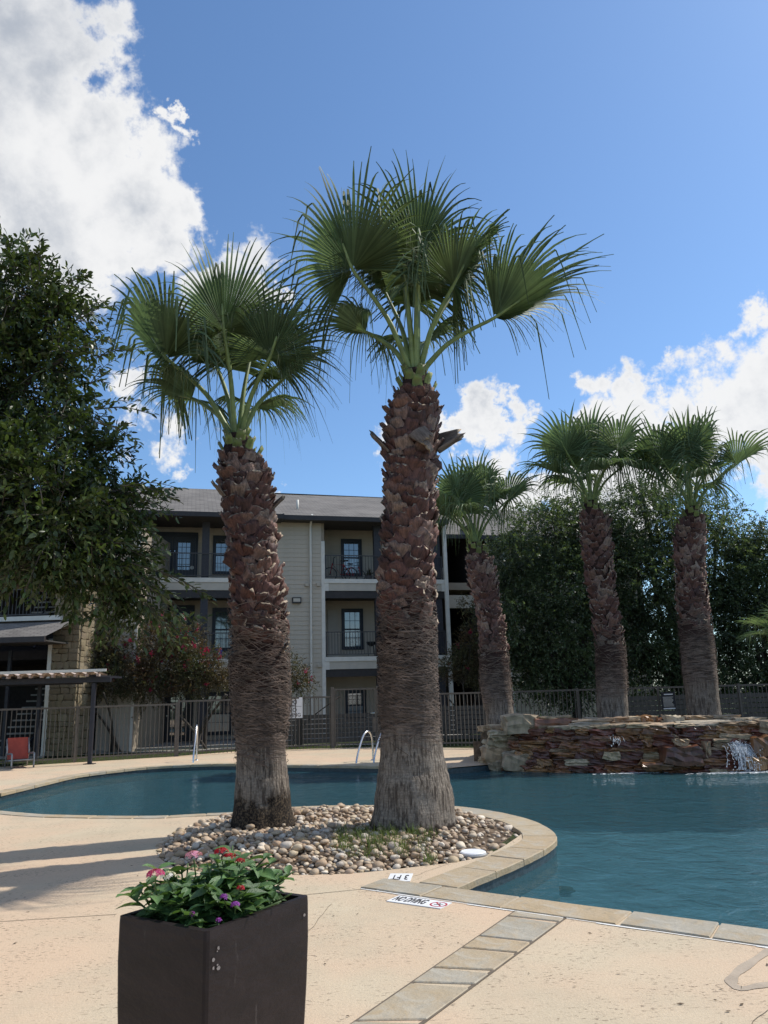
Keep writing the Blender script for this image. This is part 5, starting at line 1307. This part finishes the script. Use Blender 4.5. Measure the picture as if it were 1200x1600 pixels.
# --- large broad-leaved tree on the left, near the camera
YT = 7.6; rnd = random.Random(9)
bl = [(30,470,90,0),(85,500,66,.2),(100,560,50,0),(40,600,110,.3),(105,640,52,.2),(60,720,120,-.2),(150,720,60,.2),(90,820,120,-.5),(175,800,62,0),(205,790,38,0),(60,850,74,-.5),(140,890,78,-.3),(190,880,60,0),(225,935,45,.1),(170,945,38,.1),(15,760,120,-.6),(20,430,60,.4),(-60,560,150,.2),(-80,760,170,0),(-60,840,100,0),(110,460,30,.3),(262,975,18,.2)]
cs = []; rs_ = []
for (x,y,w_,dy) in bl:
    p = P(x,y,YT+dy+.4); cs.append(p); rr = w_/PXM(p)*.80; rs_.append((rr,rr*.9,rr))
troot = Vector((-6.6,8.6,0)); tr_ = thing('broadleaf_tree', 'large dark green broad-leaved tree whose branches fill the left edge', 'tree', troot)
b = MB().tube(catmull([(0,0,-.1),(.1,0,.8),(.05,-.1,1.7),(.25,-.2,2.6)],4), [.24-.007*i for i in range(13)], 12); b.build('trunk','bark_live',tr_,True)
b = MB(); fork = Vector((.25,-.2,2.5)); limbs(b, fork, [c-troot for c in cs[::2]], .09, 3); limbs(b, fork+Vector((.4,0,.6)), [c-troot for c in cs[1::2]], .06, 4)
b.build('branches','bark_live',tr_,True)
bp_, ld, nn_, L, Wd, tw = sprays(cs, rs_, 3700, 12, .30, .088, .19, .30, .30, 1)
# hand placed sprays standing clear of the crown
sp_l = [((150,640),(232,646),8),((150,660),(215,690),7),((190,760),(272,780),9),((170,770),(255,765),7),((205,880),(330,935),12),((200,890),(285,955),9),((180,900),(262,985),10),((60,440),(66,375),7),((50,440),(40,385),6),((90,460),(130,425),6),((120,500),(165,470),7),((130,540),(185,530),7),((140,600),(190,585),6),((150,560),(205,545),6),((20,430),(15,395),5),((100,900),(118,960),7),((150,850),(232,870),7)]
eb, ed, en, eL, eW, tws = [], [], [], [], [], []
g = np.random.default_rng(4)
for (a_, c_, kk) in sp_l:
    for rep in range(3):
        p0 = P(a_[0],a_[1],YT+g.uniform(-.2,.3)); p1 = P(c_[0]+g.normal()*7*rep,c_[1]+g.normal()*9*rep,YT+g.uniform(-.3,.3)); md = (p0+p1)/2+Vector((0,0,.05)); pts = catmull([p0,md,p1],6); tws.append(pts)
        for i in range(kk*2):
            t = (i+1)/(kk*2); q = pts[min(len(pts)-1,int(t*(len(pts)-1)))]; dd = (p1-p0).normalized(); rv = Vector(g.normal(size=3)); sd_ = dd.cross(rv).normalized()*(1 if i%2 else -1)
            eb.append(q); ed.append((dd*.7+sd_*.75+Vector((0,0,-.1))).normalized() if i < kk*2-1 else dd); en.append(Vector((g.normal()*.4,g.normal()*.4,1)).normalized()); eL.append(.085*g.uniform(.7,1.2)); eW.append(.019*g.uniform(.8,1.3))
bp_ = np.concatenate([bp_,np.array(eb)]); ld = np.concatenate([ld,np.array(ed)]); nn_ = np.concatenate([nn_,np.array(en)]); L = np.concatenate([L,eL]); Wd = np.concatenate([Wd,eW])
V, F = leaf_arrays(bp_-np.array(troot), ld, nn_, L, Wd)
nL = len(bp_); ne = len(eb)
# the 300 that show best (largest, clear of the crown) are pieces of their own
d_cam = np.linalg.norm(bp_-np.array([0,0,H]),axis=1); score = L/d_cam; score[-ne:] *= 1.6
vis = bp_[:,0]/bp_[:,1] > -.49; score[~vis] = 0; order = np.argsort(-score); single = set(order[:300].tolist())
one = leaf_arrays(np.zeros((1,3)), np.array([[0,1.,0]]), np.array([[0,0,1.]]), np.array([1.]), np.array([.18])); lm = mesh('leaf', one[0], one[1], 'leaf_laurel', True)
for i in order[:300]:
    dv = Vector(ld[i]); nv_ = Vector(nn_[i]); sd_ = dv.cross(nv_).normalized(); nv_ = sd_.cross(dv); mm = Matrix((sd_,dv,nv_)).transposed().to_4x4(); mm.translation = Vector(bp_[i])-troot
    o_ = link('leaf', lm, parent=tr_); o_.matrix_basis = mm @ Matrix.Diagonal((L[i],L[i],L[i],1))
mask_ = np.ones(nL,bool); mask_[order[:300]] = False
F3_ = F.reshape(3,nL,4)[:,mask_,:].reshape(-1,4)
used = np.unique(F3_); remap = np.zeros(len(V),int); remap[used] = np.arange(len(used))
stuff(link('foliage', mesh('foliage', V[used], remap[F3_], 'leaf_laurel', True), parent=tr_))
b = MB()
for pts in tws: b.tube([p-troot for p in pts], [.006*(1-.7*i/len(pts)) for i in range(len(pts))], 4, cap=False)
pos, td, TL = tw
for i in range(0,len(pos),2):
    p = Vector(pos[i])-troot; d = Vector(td[i]); b.tube([p-d*.12, p+d*TL[i]*.5, p+d*TL[i]-Vector((0,0,.12*TL[i]))], [.006,.004,.002], 3, cap=False)
stuff(b.build('twigs','bark_live',tr_))

def far_tree(name, label, cat, base, blobs_, ntw, nleaf, tl, ll, lw, mt, seed, trunk_r=.18, group=None, trunks=1, shell=.45, droop=.15, flowers=None, Yd=None):
    cs = []; rs = []
    for (x,y,w_,dy) in blobs_:
        p = P(x,y,base.y+dy); rr = w_/PXM(p); cs.append(p); rs.append((rr,rr*1.0,rr))
    t = thing(name, label, cat, base, 0, group); r = random.Random(seed); b = MB(); zc = min(c.z for c in cs)
    tops = []
    for i in range(trunks):
        a = i*2.4; tp = Vector((r.gauss(0,.25*trunks),r.gauss(0,.2*trunks),max(.8,zc*.8-base.z))); b.tube(catmull([(math.cos(a)*.1*(trunks-1),math.sin(a)*.1*(trunks-1),-.05),(tp.x*.3,tp.y*.3,tp.z*.5),tp],4), [trunk_r*(1-.05*j) for j in range(9)], 9); tops.append(tp)
    b.build('trunk','bark_live',t,True)
    b = MB(); limbs(b, tops[0], [c-base for c in cs], trunk_r*.45, seed, 5, .25); b.build('branches','bark_live',t,True)
    bp_, ld, nn_, L, Wd, tw = sprays(cs, rs, ntw, nleaf, tl, ll, lw, shell, droop, seed)
    V, F = quad_leaves(bp_-np.array(base), ld, nn_, L, Wd); stuff(link('foliage', mesh('foliage', V, F, mt), parent=t))
    if flowers:
        bp2, ld2, nn2, L2, W2, _ = sprays(cs, rs, flowers, 26, .17, .055, .5, .80, -.3, seed+1, keep=lambda p: (p[:,2] > np.array([c.z for c in cs]).mean()-.9))
        V, F = quad_leaves(bp2+rng.normal(size=bp2.shape)*.03-np.array(base), ld2, nn2, L2, W2); stuff(link('blossom', mesh('blossom', V, F, 'myrtle_bloom'), parent=t))
    return t
GR = 'evergreen oaks behind the rock waterfall'
far_tree('oak_tree', 'dense dark oak between the leaning palm and the straight palm', 'tree', Vector((6.6,28.2,0)),
    [(850,850,62,0),(810,880,52,-.4),(880,920,78,0),(820,960,66,-.4),(800,1000,42,-.5),(880,1000,70,-.2),(780,870,22,.2),(905,830,52,.3),(915,790,26,.4),(860,805,24,.2),(930,880,60,0),(790,930,35,0),(840,1045,32,-.5),(940,1030,40,0),(900,1070,40,.2),(795,1060,30,.4),(860,1060,40,.6),(780,1000,30,.3)], 7000, 16, .60, .092, .32, 'leaf_oak', 31, .22, GR)
far_tree('oak_tree', 'tallest dark oak rising between the straight palm and the palm by the rules sign', 'tree', Vector((10.4,28.6,0)),
    [(1010,830,70,0),(1000,790,34,.2),(1060,800,42,.3),(1110,810,32,.3),(1140,800,18,.3),(1090,880,80,0),(1020,920,80,-.3),(975,860,46,0),(1060,980,80,-.3),(990,1000,52,-.4),(1130,900,52,0),(1040,1045,40,-.4),(1120,980,50,-.2),(960,960,40,0),(1000,770,18,.2),(1085,775,15,.2),(1000,1060,40,.6),(1080,1060,40,.4),(1130,1060,34,.4)], 7600, 16, .60, .092, .32, 'leaf_oak', 32, .24, GR)
far_tree('oak_tree', 'dark oak cut by the right picture edge behind the short young palm', 'tree', Vector((13.6,27.6,0)),
    [(1190,900,62,0),(1160,940,48,-.2),(1200,850,36,.2),(1240,920,90,0),(1180,1000,60,-.4),(1170,1065,44,.3),(1220,1080,40,.3),(1130,1030,36,-.4),(1210,1040,44,-.3),(1260,1000,60,0),(1170,870,26,.2),(1280,860,60,0)], 5200, 16, .60, .092, .32, 'leaf_oak', 33, .22, GR)
far_tree('crape_myrtle', 'pink flowering crape myrtle in front of the left balconies', 'tree', Vector((-6.4,26.6,0)),
    [(265,1035,46,0),(310,1040,36,-.2),(230,1060,42,-.3),(285,1000,34,.1),(335,1045,20,-.2),(240,1000,36,.1),(200,1045,34,0),(300,1065,26,-.3),(345,1065,12,-.2)], 3300, 15, .34, .056, .34, 'leaf_myrtle', 34, .05, None, 4, .25, .1, 90)
far_tree('crape_myrtle', 'sparser crape myrtle with few red blooms beside the stone pillar', 'tree', Vector((-9.1,26.4,0)),
    [(150,1030,38,0),(170,1000,32,.1),(135,1005,24,0),(180,1060,34,-.2),(140,1060,26,-.2),(120,1040,18,0),(160,980,22,.2)], 2100, 15, .34, .056, .34, 'leaf_myrtle', 35, .045, None, 3, .25, .1, 13)
far_tree('crape_myrtle', 'small leafy crape myrtle behind the fence at the siding wall', 'shrub', Vector((-3.3,27.2,0)),
    [(468,1060,20,0),(455,1040,18,0),(478,1072,14,0),(450,1070,18,0)], 420, 13, .30, .05, .34, 'leaf_myrtle', 36, .03, None, 3, .2, .1, 3)
far_tree('crape_myrtle', 'green crape myrtle at the dark stairwell left of the leaning palm', 'shrub', Vector((2.7,27.6,0)),
    [(738,1010,24,0),(725,1040,24,0),(712,1022,14,0),(748,1050,24,0),(700,1045,16,-.3),(735,985,14,0),(730,945,12,0)], 1300, 13, .30, .052, .34, 'leaf_myrtle', 37, .035, None, 3, .2, .1, 5)
blades('lawn_grass', [(random.uniform(-10,14), random.uniform(24.2,26.2) if x_%2 else random.uniform(25,27), -.03) for x_ in range(500)], 'grass', .04,.10, 14, .15, .004, .6)
for o_ in COL.objects:
    if o_.name == 'lawn_grass': o_['label'] = 'thin strip of lawn grass between fence and building'; o_['category'] = 'grass'

# ================================================================== PLANTER WITH PENTAS
k = .62; zr_ = H-k
Np, Lp, Rp = G(323,1456,zr_), G(185,1431,zr_), G(483,1399,zr_)
e1 = (Lp-Np); e2 = (Rp-Np); Fp = Np+e1+e2; cen = (Lp+Rp)/2
pl = thing('planter', 'tall dark brown square planter in the foreground', 'planter', (cen.x,cen.y,0))
quad = [Vector(((q-cen).x,(q-cen).y,0)) for q in (Np,Rp,Fp,Lp)]
prof = [(zr_,1.0),(zr_-.02,1.004),(zr_-.12,1.004),(zr_-.25,.985),(zr_-.40,.95),(zr_-.60,.88),(zr_-.80,.79),(0,.70)]
def rounded(qd, s, r_=.012):
    o = []
    for i in range(4):
        p = qd[i]*s; a = (qd[i-1]*s-p).normalized()*r_; c = (qd[(i+1)%4]*s-p).normalized()*r_; o += [p+a, p+(a+c)*.30, p+c]
    return o
b = MB(); rings = []
pv = []
for (z,s) in prof[::-1]:
    pv += [(p.x,p.y,z) for p in rounded(quad,s)]
inn = [(.90,zr_),(.895,zr_-.006),(.88,zr_-.10)]
for (s,z) in inn: pv += [(p.x,p.y,z) for p in rounded(quad,s,.01)]
nr_ = len(pv)//12; pf = []
for i in range(nr_-1):
    for j in range(12): pf.append((i*12+j,i*12+(j+1)%12,(i+1)*12+(j+1)%12,(i+1)*12+j))
pf.append(tuple(reversed(range(12))))
b.add(pv,pf); sh = b.build('pot','planter',pl)
so_ = [(p.x,p.y,zr_-.05) for p in rounded(quad,.888,.01)]; MB().add(so_,[tuple(range(12))]).build('potting_soil','soil',pl)
# scuffs on the near face
for i in range(7):
    t = random.uniform(.03,.12) if i < 6 else .93; z = zr_-random.uniform(.03,.11) if i < 5 else zr_-.05; p = quad[0].lerp(quad[1],t)*1.008; d = (quad[1]-quad[0]).normalized(); s = random.uniform(.002,.006)
    nn = Vector((d.y,-d.x,0))*.0035; bb = MB().add([(p+nn+d*s*random.uniform(.5,1.6)*math.cos(a)+Vector((0,0,z+s*math.sin(a)))) for a in (0,1.1,2.2,3.1,4.2,5.3)],[(0,1,2,3,4,5)]); bb.build('paint_scuff','planter_wear',pl)

def leaf_mesh_big(seed):
    r = random.Random(seed); V = []; F = []; st = [(0,.02),(.12,.11),(.3,.24),(.5,.27),(.7,.20),(.87,.09),(1,.0)]
    for i, (t,w_) in enumerate(st):
        bend = -.28*t*t+r.uniform(-.01,.01)
        for e in (-1,-.5,0,.5,1): V.append((e*w_, t, bend+abs(e)*w_*.42+(.012*math.sin(t*22) if abs(e) == 1 else 0)))
    for i in range(len(st)-1):
        for j in range(4): a = i*5+j; F.append((a,a+1,a+6,a+5))
    return mesh('leaf', V, F, 'pentas_leaf', True)
LM = [leaf_mesh_big(i) for i in range(4)]
def floret_mesh(colr):
    V=[];F=[];k=0
    for i in range(5):
        a=i*1.2566; 
        for (r_,da,z) in ((0,0,0),(.55,-.45,.12),(1,0,.02),(.55,.45,.12)): V.append((r_*math.cos(a+da),r_*math.sin(a+da),z))
        F.append((k,k+1,k+2,k+3)); k+=4
    b = MB().add(V,F).tube([(0,0,0),(0,0,-1.2)],.09,4); return mesh('floret',b.V,b.F,'petal_'+colr)
FM = {c: floret_mesh(c) for c in ('pink','red','white','purple','palepink')}
r = random.Random(21)
def at_px(x,y,z): q = G(x,y,z); return q
def plant(label, cx_, cy_, stems, nl, flowers, hmax, group=None, trail=False):
    root = Vector((cen.x,cen.y,0))+quad[3].lerp(quad[0],.5)*0+Vector((cx_,cy_,zr_-.05)); t = thing('pentas_plant', label, 'flowering plant', root, 0, None); leaves = 0
    tips = []
    for s in range(int(stems*1.5)):
        a = r.uniform(0,6.28); sp = r.uniform(.03,.15); h = hmax*r.uniform(.5,1.0); tip = Vector((math.cos(a)*sp, math.sin(a)*sp, h)); pts = catmull([Vector((0,0,0)), Vector((tip.x*.25,tip.y*.25,h*.5)), tip],4); tips.append(tip)
        MB().tube(pts,[.004*(1-.4*i/len(pts)) for i in range(len(pts))],5).build('stem','pentas_stem',t,True)
        for i in range(int(nl*1.7)):
            f = .12+.88*(i+.6)/int(nl*1.7); q = pts[min(len(pts)-1,int(f*(len(pts)-1)))]; an = a+i*2.4+r.uniform(-.4,.4); el = r.uniform(-.35,.45)+.35*f; Lf = r.uniform(.055,.095)*(1.1-.30*f)
            d = Vector((math.cos(an)*math.cos(el),math.sin(an)*math.cos(el),math.sin(el))); up = Vector((0,0,1)); tw_ = root+q+d*Lf-cen
            if not inside(tw_, [v_*.90 for v_ in quad]) and (root+q+d*Lf).z < zr_+.035: continue
            if not inside(root+q-cen, [v_*.93 for v_ in quad]) and (root+q).z < zr_+.02: continue
            sd_ = d.cross(up).normalized(); nv_ = sd_.cross(d)
            mm = Matrix((sd_,d,nv_)).transposed().to_4x4(); mm.translation = q; o_ = link('leaf', r.choice(LM), parent=t); o_.matrix_basis = mm @ Matrix.Rotation(r.uniform(-.5,.5),4,'Y') @ Matrix.Diagonal((Lf,Lf,Lf,1))
    for (px_,py_,colr,rad_,nf) in flowers:
        q = P(px_,py_-4,root.y-.07); c = q-root; fh = MB().tube([tips[0]*.3, c*.7, c-Vector((0,0,.01))],.0025,4).build('flower_head','pentas_stem',t)
        for i in range(nf):
            u = Vector((r.gauss(0,1),r.gauss(0,1),abs(r.gauss(0,.9))+.15)).normalized(); o_ = link('floret', FM[colr], parent=fh); o_.matrix_basis = Matrix.Translation(c+Vector((u.x*rad_,u.y*rad_,u.z*rad_*.55))) @ u.to_track_quat('Z','Y').to_matrix().to_4x4() @ Matrix.Scale(.0075*r.uniform(.8,1.2),4)
# plants over the planter: positions relative to its centre
def loc_uv(u,v): p = quad[0]+(quad[1]-quad[0])*u+(quad[3]-quad[0])*v; return p*.85
for (u,v,lab,st,nl,fl_,hm) in [
    (.12,.85,'pentas plant with deep pink bloom at the left rim of the planter',6,8,[(243,1371,'pink',.026,34)],.17),
    (.35,.75,'pentas plant with white bloom beside the deep pink one in the planter',6,8,[(262,1374,'white',.024,26)],.20),
    (.55,.80,'pentas plant with pale pink bloom at the back of the planter',6,8,[(303,1342,'palepink',.026,30)],.22),
    (.70,.55,'pentas plant with red blooms at the top of the planter',7,8,[(346,1336,'red',.022,30),(358,1343,'red',.019,24),(375,1350,'red',.014,14)],.24),
    (.45,.45,'pentas plant with small red bloom low in the planter middle',8,8,[(376,1392,'red',.010,9)],.22),
    (.25,.45,'leafy pentas plant without bloom near the left front of the planter',6,8,[],.17),
    (.15,.30,'low plant with tiny purple blooms at the near corner of the planter',6,7,[(300,1432,'purple',.006,5),(342,1442,'purple',.006,6)],.11),
    (.38,.15,'plant with purple blooms along the right rim of the planter',7,7,[(351,1406,'purple',.013,14),(368,1418,'purple',.013,14)],.14),
    (.85,.40,'leafy plant without bloom at the far right end of the planter',6,8,[],.15),
    (.72,.15,'small leafy plant leaning on the right rim of the planter',6,7,[],.12)]:
    q = loc_uv(u,v); plant(lab, q.x, q.y, st, nl, fl_, hm*.80)
